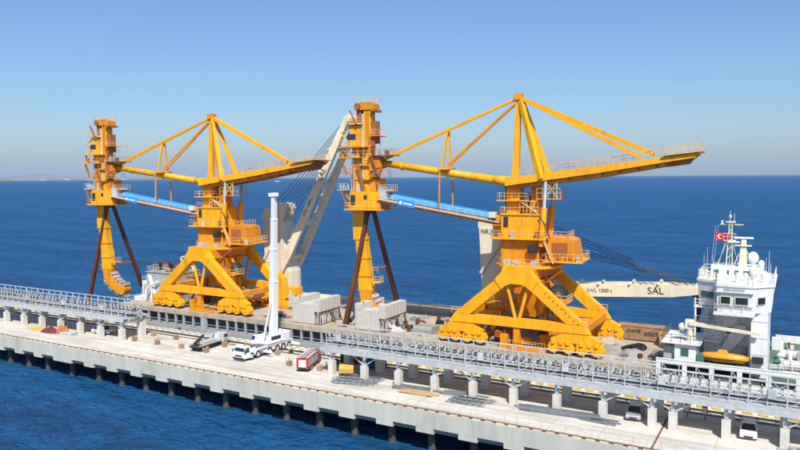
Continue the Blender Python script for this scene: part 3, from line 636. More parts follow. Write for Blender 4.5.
# ------------------------------------------------------------------ ship's heavy cranes
def crane_post(root, H_, wb, nr):
    # tall tapered column, local origin on deck, with twin sheave cheeks on top
    bm_ = MB().lathe([(0.001,0),(3.3,0),(3.3,1.2),(2.9,1.5),(2.9,3.0),(0.001,3.0)], n=20); bm_.build('pedestal', 'cream', root)
    b0 = [(-3.0,-2.3),(3.0,-2.3),(3.3,-1.2),(3.3,1.2),(3.0,2.3),(-3.0,2.3),(-3.6,1.2),(-3.6,-1.2)]
    b1 = [(-3.7,-2.1),(1.2,-2.1),(1.5,-1.1),(1.5,1.1),(1.2,2.1),(-3.7,2.1),(-4.1,1.1),(-4.1,-1.1)]
    MB().prismz(b0, 3.0, 6.5).build('column_foot', 'cream', root)
    MB().prismz(b0, 6.503, H_-4, b1).build('column', 'cream', root)
    for y in (-1.9, 1.3):
        MB().prism([(-3.9,H_-3.997),(1.3,H_-3.997),(2.4,H_-1.2),(1.9,H_-0.2),(0.6,H_),(-0.6,H_-1.3),(-3.2,H_-1.3),(-3.9,H_-2.2)], y, y+0.6).build('head_cheek', 'cream', root)
    for y in (-1.0,-0.35,0.3):
        sv = MB(); sv.tube((1.2,y,H_-0.7),(1.2,y+0.35,H_-0.7),0.75,0.75,16); sv.build('sheave', 'cream', root)
    MB().rail([(-3.8,-2.3,H_-4),(-3.8,2.3,H_-4)],1.0,1.0,0.04).build('head_railing', 'white', root)
    MB().prism([(1.6,8.5),(2.9,8.5),(2.0,H_-7),(1.5,H_-7)], -2.6,-2.33).build('stiffener', 'cream', root)
    MB().beam((-3.2,-2.5,9),(0.5,-2.45,H_-6.5),0.25,0.5).build('diagonal_stair', 'cream', root)
def crane_jib(root, foot, head, sep, jh):
    """two parallel box beams with ties, from foot to head (local coords)"""
    foot = Vector(foot); head = Vector(head); d = (head-foot); Lj = d.length; d.normalize()
    side = Vector((0,0,1)).cross(d); side.normalize(); up = d.cross(side)
    if up.z < 0: up = -up
    for s in (-1, 1):
        a = foot + side*(s*sep/2); e = head + side*(s*sep/2*0.72); m1 = a.lerp(e,0.12); m2 = a.lerp(e,0.86)
        mb = MB(); mb.beam(a, m1, 0.75, 1.0, 0.8, jh, up); mb.beam(m1, m2, 0.8, jh, 0.75, jh*0.9, up); mb.beam(m2, e, 0.75, jh*0.9, 0.7, 1.0, up)
        mb.build('jib_beam', 'cream', root)
        for q in (0.2,0.38,0.5,0.66,0.8): p_ = a.lerp(e,q)+up*(jh*0.55); MB().sphere(tuple(p_),0.3,8).box(p_.x-0.15,p_.x+0.15,p_.y-0.75,p_.y+0.2,p_.z-0.1,p_.z+0.15).build('jib_sheave', 'cream', root)
    for q in (0.1,0.34,0.58,0.82,0.97):
        c = foot.lerp(head,q); hw = sep/2*(1-0.28*q)-0.36
        MB().beam(c-side*hw, c+side*hw, 0.9, 1.2, up=up).build('jib_tie', 'cream', root)
    hd = MB()
    for y in (-0.9,-0.3,0.3,0.9): c = head+side*y+up*0.6; hd.tube(tuple(c-side*0.12), tuple(c+side*0.12), 0.85,0.85,14)
    hd.build('head_sheave', 'cream', root)
    return d, side, up
# crane with the raised jib
c1 = thing('ship_crane', 'cream ship crane with its lettered jib raised steeply between the yellow unloaders', 'crane', (-96.6,119.0,DECKZ))
crane_post(c1, 21.2, 3.3, 1)
f1 = Vector((1.6,0,6.6)); h1 = Vector((18.3,0,38.0))
d1, s1, u1 = crane_jib(c1, f1, h1, 5.2, 1.75)
near = s1 if s1.y < 0 else -s1
def jib_text(root, txt, q, foot, head, sep, d, up, near, size, flip=1):
    p_ = foot.lerp(head, q) + near*(sep/2*(1-0.28*q)+0.43); place_text(text_mesh(txt, size, 'ink'), root, p_, d*flip, up)
jib_text(c1, 'SAL', 0.655, f1, h1, 5.2, d1, u1, near, 1.75)
jib_text(c1, 'SWL 1000 t', 0.44, f1, h1, 5.2, d1, u1, near, 0.85)
top1 = Vector((1.2,0,20.9))
for k in range(7):
    y = -1.5+0.5*k
    MB().path([top1+Vector((-1.6+0.5*k,y*0.6,0.6-0.45*k)), f1.lerp(h1,0.985-0.018*k)+u1*0.9+Vector((0,y*0.7,0))], 0.065, 5).build('wire_rope', 'cable', c1)
for k in range(3): MB().path([Vector((2.6,-0.8+0.8*k,9.5)), Vector((13.2,-0.6+0.6*k,30.2))], 0.05, 5).build('wire_rope', 'cable', c1)
lad = MB().rail([f1+d1*4+u1*1.1+near*2, f1+d1*10+u1*1.1+near*2],1.1,1.2,0.045); lad.build('jib_railing', 'white', c1)
# crane with the jib laid down
c2 = thing('ship_crane', 'cream ship crane with its lettered jib laid flat towards the white wheelhouse', 'crane', (-46.3,119.6,DECKZ))
crane_post(c2, 21.2, 3.3, 2)
f2 = Vector((3.0,-2.0,6.7)); h2 = Vector((33.8,-1.2,8.5))
d2, s2, u2 = crane_jib(c2, f2, h2, 4.2, 2.1)
near = s2 if s2.y < 0 else -s2
jib_text(c2, 'SAL', 0.785, f2, h2, 4.2, d2, u2, near, 1.55)
jib_text(c2, 'SWL 1000 t', 0.50, f2, h2, 4.2, d2, u2, near, 0.85)
place_text(text_mesh('NR.2', 1.1, 'ink'), c2, (-2.1,-2.27,16.6), (1,0,0), (0,0,1))
for k in range(6):
    y = -1.5+0.6*k
    MB().path([Vector((1.5,y*0.6,20.9-0.75*k-1.6*(k>2))), h2+Vector((-0.8-1.1*(k%3),y,0.8))], 0.055, 5).build('wire_rope', 'cable', c2)

# ------------------------------------------------------------------ yellow ship unloaders
wheel_me = MB().tube((0,-0.16,0),(0,0.16,0),0.42,0.42,14).tube((0,-0.2,0),(0,0.2,0),0.15,0.15,8).mesh('wheel', 'dark')
bf = MB().prism([(-1.9,0.55),(-2.05,1.2),(-1.7,1.95),(-0.6,2.3),(0.6,2.3),(1.7,1.95),(2.05,1.2),(1.9,0.55),(0.45,0.6),(0.3,1.0),(-0.3,1.0),(-0.45,0.6)],-0.55,0.55)
for s in (-1,1):
    bf.tube((s*1.1,-0.72,1.2),(s*1.1,0.72,1.2),0.82,0.82,16).tube((s*1.1,-0.86,1.2),(s*1.1,0.86,1.2),0.30,0.30,10)
    bf.box(s*1.1-0.25,s*1.1+0.25,-0.98,-0.6,1.75,2.2)
bf.tube((0,-0.75,2.0),(0,0.75,2.0),0.36,0.36,12)
bogie_me = bf.mesh('bogie', 'yellow')
def unloader(X, delta, kb, label, kc=1.0):
    root = thing('ship_unloader', label, 'unloader', (X,108.0,DECKZ))
    OX = 0.55
    def P(name, mb, m, parent=None, smooth=False): return mb.build(name, m, parent or root, (0,0,0), smooth)
    # --- portal
    for y, far in ((-7,0),(5.7,1)):
        for s in (-1,1):
            P('portal_leg', MB().prism([(OX+s*q_[0],q_[1]) for q_ in ((2.5,11.5),(3.45,10.6),(10.35,4.83),(7.75,4.83),(2.6,9.1),(1.9,9.6))][::s], y-0.66, y+0.66), 'yellow')
            P('brace', MB().tube((OX+s*1.6,y,9.6),(OX+s*0.35,y,4.85),0.27,0.27,8), 'yellow')
            eq = P('equalizer_beam', MB().prism([(OX+s*9.1-3.5,1.75),(OX+s*9.1-3.7,2.5),(OX+s*9.1-1.9,3.38),(OX+s*9.1+1.9,3.38),(OX+s*9.1+3.7,2.5),(OX+s*9.1+3.5,1.75),(OX+s*9.1+0.5,2.0),(OX+s*9.1-0.5,2.0)], y-0.63, y+0.63), 'yellow')
            for q in (-1,1):
                bo = link('bogie', bogie_me, root, (OX+s*9.1+q*2.1, y, 0))
                for wx in (-1.15,1.15):
                    for wy in (-0.36,0.36): link('wheel', wheel_me, bo, (wx,wy,0.44))
            P('buffer', MB().prism([(OX+s*12.7,0.4),(OX+s*12.7,1.0),(OX+s*11.5,2.6),(OX+s*11.5,0.4)] if s > 0 else [(OX-11.5,0.4),(OX-11.5,2.6),(OX-12.7,1.0),(OX-12.7,0.4)], y-0.5,y+0.5), 'yellow')
        P('gusset', MB().prism([(OX-2.05,12.9),(OX-2.3,12.0),(OX-3.45,10.7),(OX-2.4,9.25),(OX-1.7,9.8),(OX-0.9,10.15),(OX+0.9,10.15),(OX+1.7,9.8),(OX+2.4,9.25),(OX+3.45,10.7),(OX+2.3,12.0),(OX+2.05,12.9)][::-1], y-0.8, y+0.8), 'yellow')
        P('sill_beam', MB().prism([(OX-11.2,3.5),(OX+11.2,3.5),(OX+10.9,3.95),(OX+10.35,4.82),(OX-10.35,4.82),(OX-10.9,3.95)],y-0.62,y+0.62), 'yellow')
        P('centre_post', MB().box(OX-0.5,OX+0.5,y-0.4,y+0.4,0.0,3.397), 'yellow2'); P('fence_panel', MB().rail([(OX-0.9,y-0.75,0),(OX+4.6,y-0.75,0)],1.5,0.5,0.05).box(OX-0.9,OX+4.6,y-0.72,y-0.68,0.1,0.75), 'yellow2'); P('switch_box', MB().box(OX-2.6,OX-1.5,y-0.5,y+0.5,0.0,2.2), 'yellow2')
        P('sill_railing', MB().rail([(OX-10.8,y-0.6,4.83),(OX-8.4,y-0.6,4.83)],1.0,1.2,0.04).rail([(OX+8.4,y-0.6,4.83),(OX+10.8,y-0.6,4.83)],1.0,1.2,0.04), 'yrail')
    for s in (-1,1):
        P('cross_girder', MB().box(OX+s*1.6-0.55,OX+s*1.6+0.55,-6.2,4.9,10.4,12.1), 'yellow2')
        P('tie_beam', MB().box(OX+s*10.2-0.45,OX+s*10.2+0.45,-6.3,5.0,3.5,4.5), 'yellow2')
    for k in range(9): P('leg_step', MB().box(OX+4.6+k*0.62-0.10,OX+4.6+k*0.62+0.10,-7.72,-7.67,9.0-k*0.52,9.16-k*0.52), 'primer_and_shade')
    P('portal_hopper', MB().prismz([(OX-1.2,-2),(OX+1.2,-2),(OX+1.2,2),(OX-1.2,2)],4.2,10.3,[(OX-2.6,-3.4),(OX+2.6,-3.4),(OX+2.6,3.4),(OX-2.6,3.4)]), 'yellow2')
    P('portal_conveyor', MB().box(OX-6.5,OX+9.5,-1.4,1.4,2.6,3.6), 'grey')
    zs = MB()
    for k in range(3): zs.beam((OX+3.0+(k%2)*3.0,-4.6,4.9+k*2.4),(OX+6.0-(k%2)*3.0,-4.6,7.3+k*2.4),0.7,0.15,up=(0,0,1))
    zs.rail([(OX+3.0,-4.9,4.9),(OX+6.0,-4.9,7.3)],1,1,0.04); P('stairs', zs, 'primer_and_shade')
    # --- cable reel on the right-hand legs
    rl = MB(); rl.tube((0,-0.35,0),(0,0.35,0),0.35,0.35,12)
    for k in range(18): t = 2*math.pi*k/18; rl.beam((0.3*math.cos(t),-0.2,0.3*math.sin(t)),(1.62*math.cos(t),-0.2,1.62*math.sin(t)),0.06,0.1,up=(0,1,0)); rl.beam((0.3*math.cos(t),0.2,0.3*math.sin(t)),(1.62*math.cos(t),0.2,1.62*math.sin(t)),0.06,0.1,up=(0,1,0))
    reel = link('cable_reel', rl.mesh('cable_reel', 'steel'), root, (5.4,-1.6,8.1))
    MB().tube((0,-0.14,0),(0,0.14,0),1.55,1.55,24).build('cable_coil', 'rubber', reel)
    MB().beam((0,0.6,0),(0,0.6,-4.0),0.5,0.6).beam((0,0.6,-0.2),(-2.5,0.6,2.6),0.4,0.4).build('reel_bracket', 'yellow2', reel)
    rp = random.Random(9)
    for k in range(16):
        x_, y_ = OX+rp.uniform(-7.5,8.0), rp.uniform(-5.2,4.2); h_ = rp.uniform(0.5,2.0); a_ = rp.uniform(0.25,0.8)
        P('portal_equipment', MB().box(x_-a_,x_+a_,y_-a_*0.7,y_+a_*0.7,3.603 if abs(y_) < 1.3 and -6.3 < x_-OX < 9.3 else 0.0,(3.603 if abs(y_) < 1.3 and -6.3 < x_-OX < 9.3 else 0.0)+h_), rp.choice(('yellow2','grey','primer_and_shade','yellow','galv')))
    for k in range(6):
        xa = OX+rp.uniform(-2,5); P('portal_pipe', MB().tube((xa,-4.2+k*1.2,4.0),(xa+rp.uniform(-3,3),-4.2+k*1.2,10.3),0.11,0.11,6), rp.choice(('primer_and_shade','yellow2','dark')))
    P('portal_platform', MB().box(OX+2.9,OX+7.2,-5.4,-2.0,7.3,7.42), 'yellow2'); P('portal_railing', MB().rail([(OX+3.0,-5.3,7.42),(OX+7.1,-5.3,7.42),(OX+7.1,-2.1,7.42)],1.05,0.9,0.04), 'yrail')
    P('portal_platform', MB().box(OX-6.4,OX-2.6,-4.8,2.0,6.0,6.12), 'yellow2'); P('portal_railing', MB().rail([(OX-6.3,1.9,6.12),(OX-6.3,-4.7,6.12),(OX-2.7,-4.7,6.12)],1.05,0.9,0.04), 'yrail')
    P('stairs', MB().beam((OX-6.0,-4.2,0.1),(OX-3.0,-4.2,6.0),0.7,0.14).rail([(OX-6.0,-4.6,0.1),(OX-3.0,-4.6,6.0)],1.0,1.0,0.04), 'primer_and_shade')
    # --- slewing platform
    dp = MB().lathe([(0.001,11.85),(4.6,11.9),(5.35,12.2),(5.35,12.55),(0.001,12.56)], n=28)
    P('slew_platform', dp, 'yellow')
    cir = [(5.2*math.cos(2*math.pi*k/16),5.2*math.sin(2*math.pi*k/16),12.56) for k in range(16)]
    P('platform_railing', MB().rail(cir,1.05,1.2,0.035,closed=True), 'yrail')
    for k, (a, r_) in enumerate(((200,4.2),(235,4.3),(262,4.3),(300,4.2))):
        P('cabinet', MB().cbox((r_*math.cos(R(a)),r_*math.sin(R(a)),12.95),(1.1,0.7,0.75)), 'galv')
    # --- everything above slews together
    T = Matrix.Rotation(math.pi+R(delta), 4, 'Z')
    def U(): return MB(T)
    def su(u): return u if u < 3 else 3+(u-3)*kb
    P('tower', U().box(-2.2,3.9,-2.7,2.7,12.57,16.6), 'yellow2')  # shadow of the floor above is put into this deeper tone
    for k in range(4): P('tower_rib', U().box(-2.0+k*1.85,-1.85+k*1.85,2.7,2.82,12.6,16.55), 'yellow2')
    fl_ = P('house_floor', U().box(-3.3,5.3,-3.9,3.9,16.6,16.85), 'yellow')
    P('house_railing', U().rail([(-3.2,-3.8,16.85),(5.2,-3.8,16.85),(5.2,3.8,16.85),(-3.2,3.8,16.85)],1.1,1.2,0.035,closed=True), 'yrail')
    hs = P('machinery_house', U().box(-2.2,3.9,-2.8,2.8,16.853,20.4), 'yellow')
    for k in range(6): P('wall_rib', U().box(-1.9+k*1.08,-1.78+k*1.08,2.8,2.88,16.9,20.3), 'yellow', hs)
    P('door', U().box(2.75,3.5,2.8,2.9,18.5,20.1), 'dark', hs); P('roof_edge', U().box(-2.4,4.1,-3.0,3.0,20.403,20.58), 'yellow', hs)
    P('house_roof_railing', U().rail([(-2.3,-2.9,20.58),(4.0,-2.9,20.58),(4.0,2.9,20.58),(-2.3,2.9,20.58)],1.0,1.5,0.03,closed=True), 'yrail')
    P('front_column', U().box(1.3,3.4,-1.5,1.5,20.583,25.2), 'yellow')
    P('rear_column', U().beam((-1.6,0,16.9),(-1.0,0,26.0),1.3,2.2), 'yellow2')
    P('diagonal_brace', U().tube((-1.2,0,24.6),(0.9,0,20.7),0.42,0.42,8), 'primer_and_shade')
    P('upper_platform', U().box(-0.2,4.7,-2.7,2.7,22.6,22.75), 'yellow')
    P('upper_railing', U().rail([(-0.1,-2.6,22.75),(4.6,-2.6,22.75),(4.6,2.6,22.75),(-0.1,2.6,22.75)],1.1,1.2,0.035,closed=True), 'yrail')
    P('upper_platform', U().box(-5.4,-1.7,-2.7,2.9,22.9,23.02), 'yellow2')
    P('upper_railing', U().rail([(-1.8,2.8,23.0),(-5.3,2.8,23.0),(-5.3,-2.6,23.0)],1.6,1.0,0.04), 'yrail')
    for v in (-2.0,2.0):
        cy = P('luffing_cylinder', U().tube((-2.6,v*1.5,15.6),(-3.0,v*1.45,21.6),0.5,0.5,12), 'yellow'); P('piston_rod', U().tube((-3.0,v*1.45,21.6),(-3.2,v*1.4,25.8),0.24,0.24,10), 'galv', cy)
    lad = U(); lad.beam((-2.9,3.4,16.9),(-4.6,3.4,13.0),0.7,0.12); lad.rail([(-2.9,3.7,16.9),(-4.6,3.7,13.0)],1.0,1.2,0.035); P('stairs', lad, 'yrail')
    P('motor', U().box(-2.1,-0.7,3.1,3.9,14.6,15.8).tube((-1.4,3.1,15.2),(-1.4,4.1,15.2),0.5,0.5,10), 'dark')
    # electrical house hanging behind the tower
    eh = P('electrical_house', U().prism([(-3.6,13.5),(-8.2,13.5),(-7.6,16.6),(-6.6,16.9),(-3.6,16.9)][::-1],-2.6,2.6), 'yellow2')
    P('house_panel', U().box(-6.6,-4.2,2.6,2.68,13.9,16.2), 'primer_and_shade', eh)
    P('electrical_floor', U().box(-9.0,-3.0,-3.6,3.6,13.2,13.42), 'yellow'); P('electrical_railing', U().rail([(-3.4,3.5,13.42),(-8.9,3.5,13.42),(-8.9,-3.5,13.42),(-3.4,-3.5,13.42)],1.1,1.1,0.035), 'yrail')
    P('electrical_roof_railing', U().rail([(-3.7,2.5,16.9),(-6.6,2.5,16.9),(-6.6,-2.5,16.9)],1.0,1.1,0.035), 'yrail')
    rnd2 = random.Random(5)
    for k in range(10):
        a_, b_ = rnd2.uniform(-2.9,4.8), rnd2.choice((-3.4,3.4)); hh_ = rnd2.uniform(0.4,1.3)
        P('equipment_box', U().box(a_-0.3,a_+0.3,b_-0.25,b_+0.25,16.853,16.853+hh_), rnd2.choice(('galv','yellow2','grey','primer_and_shade')))
    for k in range(6):
        a_ = rnd2.uniform(-8.4,-3.4); P('equipment_box', U().box(a_-0.25,a_+0.25,2.8,3.3,13.423,13.423+rnd2.uniform(0.5,1.2)), rnd2.choice(('galv','yellow2','primer_and_shade')))
    for k in range(5):
        v_ = -2.0+k*0.9; P('conduit', U().tube((3.95,v_,12.6),(3.95,v_,16.55),0.09,0.09,5), 'primer_and_shade')
    P('stair_cage', U().rail([(-1.9,2.4,20.6),(1.0,2.4,20.6)],2.0,0.6,0.05).beam((-2.0,2.3,20.6),(0.9,2.3,22.6),0.6,0.12), 'yrail')
    P('tension_frame', U().beam((-4.9,2.6,25.9),(-4.9,2.6,23.05),0.14).beam((-3.2,2.6,25.9),(-3.2,2.6,23.05),0.14).beam((-4.9,2.6,25.6),(-3.2,2.6,23.2),0.1).beam((-3.2,2.6,25.6),(-4.9,2.6,23.2),0.1), 'yrail')
    for z_ in (18.7,): P('side_platform', U().box(3.95,5.2,-3.6,3.6,z_,z_+0.1), 'yellow2')
    for k in range(7):
        u_ = rnd2.uniform(-2.0,4.2); P('roof_unit', U().box(u_-0.35,u_+0.35,-2.4+k*0.7,-2.0+k*0.7,20.583,20.583+rnd2.uniform(0.5,1.4)), rnd2.choice(('yellow2','galv','primer_and_shade')))
    for v_ in (-1.2,1.2): P('cable_run', U().tube((3.5,v_,20.6),(3.6,v_,25.2),0.1,0.1,6), 'dark')
    P('hose_loop', U().path([(-2.3,3.3,20.4),(-3.6,3.5,18.6),(-4.0,3.4,16.9)],0.09,6), 'dark')
    # --- boom tube
    A = lambda u, z, v=0.0: (su(u), v, z)
    P('boom', U().tube(A(27.1,29.1),A(6.0,26.0),0.56,0.66,16).tube(A(6.0,26.0),A(3.0,25.5),0.66,1.0,16).sphere(A(27.1,29.1),0.62,12), 'yellow', None, True)
    P('boom_root', U().box(1.0,3.6,-1.9,1.9,25.2,26.3), 'yellow')
    for q in (22.5,14.1,8.5):
        z_ = 25.5+(q-3)*0.1495; P('boom_flange', U().tube(A(q,z_),A(q-0.25,z_-0.037),0.74,0.74,16), 'yellow')
    # --- pylon
    P('pylon_post', U().beam((2.3,0,25.9),(1.85,0,39.0),1.15,1.0,0.75,0.8), 'yellow')
    for v in (-3.0,3.0):
        P('pylon_leg', U().beam((-2.5,v,26.0),(1.45,v*0.13,38.6),0.95,1.0,0.62,0.7), 'yellow')
    P('pylon_head', U().box(1.2,2.5,-0.7,0.7,38.7,39.7), 'yellow2')
    # --- ties
    for v in (-0.55,0.55):
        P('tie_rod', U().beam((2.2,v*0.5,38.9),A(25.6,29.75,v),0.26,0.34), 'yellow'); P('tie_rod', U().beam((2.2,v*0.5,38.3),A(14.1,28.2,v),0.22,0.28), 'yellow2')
    for v, ue, ze in ((-2.7,-16.6,29.3),(2.7,-18.9,29.6)): P('tie_rod', U().beam((1.6,v*0.14,39.0),(ue*kc,v,ze),0.55,0.6), 'yellow')
    # strut and hangers
    for v in (-1.0,1.0):
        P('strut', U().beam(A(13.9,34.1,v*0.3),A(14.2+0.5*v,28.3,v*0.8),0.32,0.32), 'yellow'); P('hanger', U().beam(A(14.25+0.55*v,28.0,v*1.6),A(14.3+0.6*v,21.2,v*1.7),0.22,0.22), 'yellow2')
    P('hanger_yoke', U().box(su(13.3),su(15.3),-1.8,1.8,27.7,28.0), 'yellow')
    # --- counter boom
    K = lambda pts: [(u_*kc if u_ < 0 else u_, z_) for u_, z_ in pts]
    for v in (-2.9,2.9):
        P('counter_girder', U().prism(K([(3.2,25.0),(-11,26.9),(-20.5,28.4),(-24.4,29.0),(-25.2,29.7),(-11,28.05),(3.2,26.2)]), v-0.26, v+0.26), 'yellow')
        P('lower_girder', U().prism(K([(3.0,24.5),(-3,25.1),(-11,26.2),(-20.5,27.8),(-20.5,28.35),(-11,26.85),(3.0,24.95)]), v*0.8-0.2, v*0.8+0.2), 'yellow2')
    P('counter_deck', U().prism(K([(3.0,25.5),(-11,27.25),(-20.3,28.65),(-20.3,28.8),(-11,27.4),(3.0,25.65)]),-2.63,2.63), 'primer_and_shade')  # brown stands for shadow between the girders, put into the colour
    for k in range(9):
        u_ = 1.0-k*2.55; z_ = 25.45+(3-u_)*0.128; P('cross_beam', U().box(u_*kc-0.18,u_*kc+0.18,-2.63,2.63,z_-0.7,z_-0.02), 'primer_and_shade')  # same painted shadow brown as the deck
    P('counterweight', U().prism(K([(-20.6,27.75),(-23.6,28.15),(-24.8,29.6),(-20.6,29.0)]),-2.62,2.62), 'primer_and_shade')
    P('counter_platform', U().prism(K([(-20.0,29.25),(-25.6,29.85),(-25.6,29.95),(-20.0,29.35)]),-3.6,3.6), 'yellow')
    rr = U()
    for v in (-3.1,3.1): rr.rail([(1.0,v,26.5),(-11*kc,v,28.05),(-20*kc,v,29.3),(-25.4*kc,v,29.95)],1.15,1.4,0.032)
    rr.rail([(-25.4*kc,-3.1,29.95),(-25.4*kc,3.1,29.95)],1.15,1.4,0.032); P('counter_railing', rr, 'yrail')
    # --- boom conveyor gallery with blue cover
    def gz(u): return 18.9+(u-4)*(22.5-18.9)/22.0
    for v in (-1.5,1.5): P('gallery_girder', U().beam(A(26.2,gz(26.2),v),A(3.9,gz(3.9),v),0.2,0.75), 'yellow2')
    P('gallery_floor', U().beam(A(26.2,gz(26.2)-0.2),A(3.9,gz(3.9)-0.2),2.75,0.12), 'primer_and_shade')
    P('walkway', U().beam(A(26.0,gz(26.0)+0.2,2.15),A(4.2,gz(4.2)+0.2,2.15),1.0,0.12), 'galv'); P('walkway_railing', U().rail([A(26.0,gz(26.0)+0.28,2.6),A(4.2,gz(4.2)+0.28,2.6)],1.0,1.5,0.03), 'yrail')
    a0, a1 = 25.2, 4.6; cvr = U(); ring = []
    nseg = 10; vs_ = []
    for u_ in (a0,a1):
        for k in range(nseg+1): t = math.pi*k/nseg; vs_.append((su(u_), 1.15*math.cos(t), gz(u_)+0.45+0.95*math.sin(t)))
    cvr.add(vs_, [(k,k+1,nseg+2+k,nseg+1+k) for k in range(nseg)]+[tuple(range(nseg,-1,-1)),tuple(range(nseg+1,2*nseg+2))])
    cover = P('conveyor_cover', cvr, 'blue')
    for k in range(14):
        u_ = a0-0.7-k*1.5; vs_ = []
        for du in (0.05,-0.05):
            for j in range(nseg+1): t = math.pi*j/nseg; vs_.append((su(u_+du), 1.19*math.cos(t), gz(u_)+0.45+0.99*math.sin(t)))
        P('cover_seam', U().add(vs_, [(j,j+1,nseg+2+j,nseg+1+j) for j in range(nseg)]), 'blue', cover)
    sg = P('sign_panel', U().prism([(su(19.0),gz(19)-0.1),(su(22.0),gz(22)-0.1),(su(22.0),gz(22)+0.95),(su(19.0),gz(19)+0.95)],2.66,2.72), 'blue')
    sl = (gz(22)-gz(19))/(su(22)-su(19))
    P('emblem', U().tube((su(21.5),2.72,gz(21.5)+0.42),(su(21.5),2.745,gz(21.5)+0.42),0.27,0.27,14), 'whiteink', sg)
    P('lettering_bar', U().prism([(su(19.4),gz(19.4)+0.3),(su(21.0),gz(21.0)+0.3),(su(21.0),gz(21.0)+0.52),(su(19.4),gz(19.4)+0.52)],2.721,2.735), 'whiteink', sg)
    P('transfer_chute', U().prism([(5.6,17.9),(5.6,20.4),(3.95,20.0),(3.95,17.4)],-1.3,1.3), 'yellow')
    P('drive_box', U().box(su(4.9),su(6.0),1.6,2.6,19.9,20.8), 'cream')
    # --- bucket elevator at the boom tip (E = shift of the whole elevator by the boom stretch)
    E = su(29)-29
    def B(u0,u1,v0,v1,z0,z1): return U().box(u0+E,u1+E,v0,v1,z0,z1)
    P('elevator_column', B(28.0,29.35,-0.9,0.9,24.0,38.3), 'yellow')
    P('cable_duct', B(29.36,29.75,0.3,0.95,25.5,37.6), 'galv')
    P('elevator_head', U().prism([(27.2+E,38.3),(27.2+E,39.2),(27.9+E,39.6),(30.4+E,39.5),(31.0+E,39.0),(31.0+E,38.3)],-1.1,1.1), 'yellow2')
    P('head_pulley', U().tube((30.4+E,-1.4,38.9),(30.4+E,1.4,38.9),0.6,0.6,14), 'primer_and_shade'); P('head_platform', B(27.0,27.8,-1.5,1.5,37.9,38.28), 'primer_and_shade')
    P('head_drive', B(29.9,30.8,-0.8,0.8,36.2,38.28), 'primer_and_shade'); P('head_hood', B(29.9,30.7,-0.7,0.7,34.9,36.18), 'cream')
    P('head_railing', U().rail([(27.0+E,-1.4,39.4),(31.0+E,-1.4,39.4),(31.0+E,1.4,39.4),(27.0+E,1.4,39.4)],0.9,1.0,0.03,closed=True), 'yrail')
    dh = P('drive_house', B(29.8,31.9,-1.4,1.4,32.0,35.5), 'yellow'); P('window', B(30.7,31.95,1.4,1.48,33.1,34.1), 'navy', dh); P('fan', U().tube((32.4+E,0.9,33.6),(31.9+E,0.9,33.6),0.5,0.5,10), 'dark', dh)
    P('stair_tower', B(27.0,27.98,-0.8,0.8,32.4,36.3), 'primer_and_shade')
    for z_, u0, u1 in ((31.75,28.4,33.8),(29.9,29.6,33.7)):
        P('service_platform', B(u0,u1,-2.2,2.2,z_,z_+0.15), 'yellow'); P('service_railing', U().rail([(27.6+E,2.1,z_+0.15),(u1-0.1+E,2.1,z_+0.15),(u1-0.1+E,-2.1,z_+0.15),(27.6+E,-2.1,z_+0.15)],1.05,1.1,0.032), 'yrail')
    P('service_platform', B(23.6,28.2,-2.0,2.0,30.2,30.32), 'primer_and_shade'); P('service_railing', U().rail([(27.9+E,1.9,30.3),(23.7+E,1.9,30.3),(23.7+E,-1.9,30.3)],1.05,1.1,0.032), 'primer_and_shade')
    P('inner_chute', B(29.3,30.2,-0.7,0.6,24.1,31.7), 'primer_and_shade'); P('elevator_casing', U().prism([(30.1+E,31.7),(31.6+E,31.7),(31.1+E,29.0),(31.7+E,28.2),(31.0+E,26.0),(31.9+E,24.1),(29.8+E,24.1),(30.0+E,28.0)],-1.25,1.25), 'yellow')
    P('casing_hoop', B(28.0,32.0,-1.4,1.4,28.5,28.75), 'yellow2'); P('casing_hoop', B(28.0,31.9,-1.4,1.4,26.0,26.22), 'yellow2')
    P('inclined_stair', U().beam((28.9+E,1.8,24.1),(30.2+E,1.8,28.6),0.6,0.12), 'primer_and_shade')
    P('boom_head', U().prism([(25.8+E,28.3),(28.0+E,27.6),(28.0+E,30.1),(26.2+E,30.1)],-1.5,1.5), 'yellow2')
    P('boom_head_box', B(26.2,27.98,-1.3,1.3,24.1,26.2), 'yellow2')
    rg = U(); pr = None; pts_ = []
    for k in range(9): t = R(75-150*k/8); pts_.append((24.7+E+1.5*math.cos(t)*0.75-0.2+1.0, 1.1, 25.7+2.5*math.sin(t)))
    rg.path(pts_, 0.42, 8); P('feeder_pipe', rg, 'primer_and_shade')
    sb = P('service_box', B(25.8,31.6,-2.2,2.2,21.0,24.05), 'yellow'); P('window', B(30.5,31.4,2.2,2.28,21.7,23.4), 'dark', sb); P('window', B(28.2,28.8,2.2,2.27,22.7,23.4), 'dark', sb)
    P('service_deck', B(25.2,32.4,-2.9,2.9,20.75,20.98), 'yellow'); P('service_deck_railing', U().rail([(25.3+E,2.8,20.98),(32.3+E,2.8,20.98),(32.3+E,-2.8,20.98),(25.3+E,-2.8,20.98)],1.05,1.1,0.03), 'yrail')
    eqp = U(); eqp.box(32.4+E,34.6+E,-1.5,1.5,24.2,24.35); eqp.rail([(32.4+E,1.4,24.35),(34.5+E,1.4,24.35),(34.5+E,-1.4,24.35)],1.1,0.7,0.045); eqp.beam((31.5+E,0,23.0),(34.2+E,0,24.2),0.3,0.3)
    for k in range(4): eqp.tube((32.7+E+k*0.5,0.6,24.35),(32.7+E+k*0.5,0.6,25.4+0.3*(k%2)),0.14,0.14,6)
    P('winch_platform', eqp, 'galv')
    P('ladder', U().rail([(28.7+E,1.0,31.9),(28.7+E,1.0,38.2)],0.01,0.4,0.05), 'yrail') if False else None
    lc = U()
    for k in range(22): lc.tube((28.35+E,0.98,31.0+k*0.33),(28.95+E,0.98,31.0+k*0.33),0.03,0.03,4)
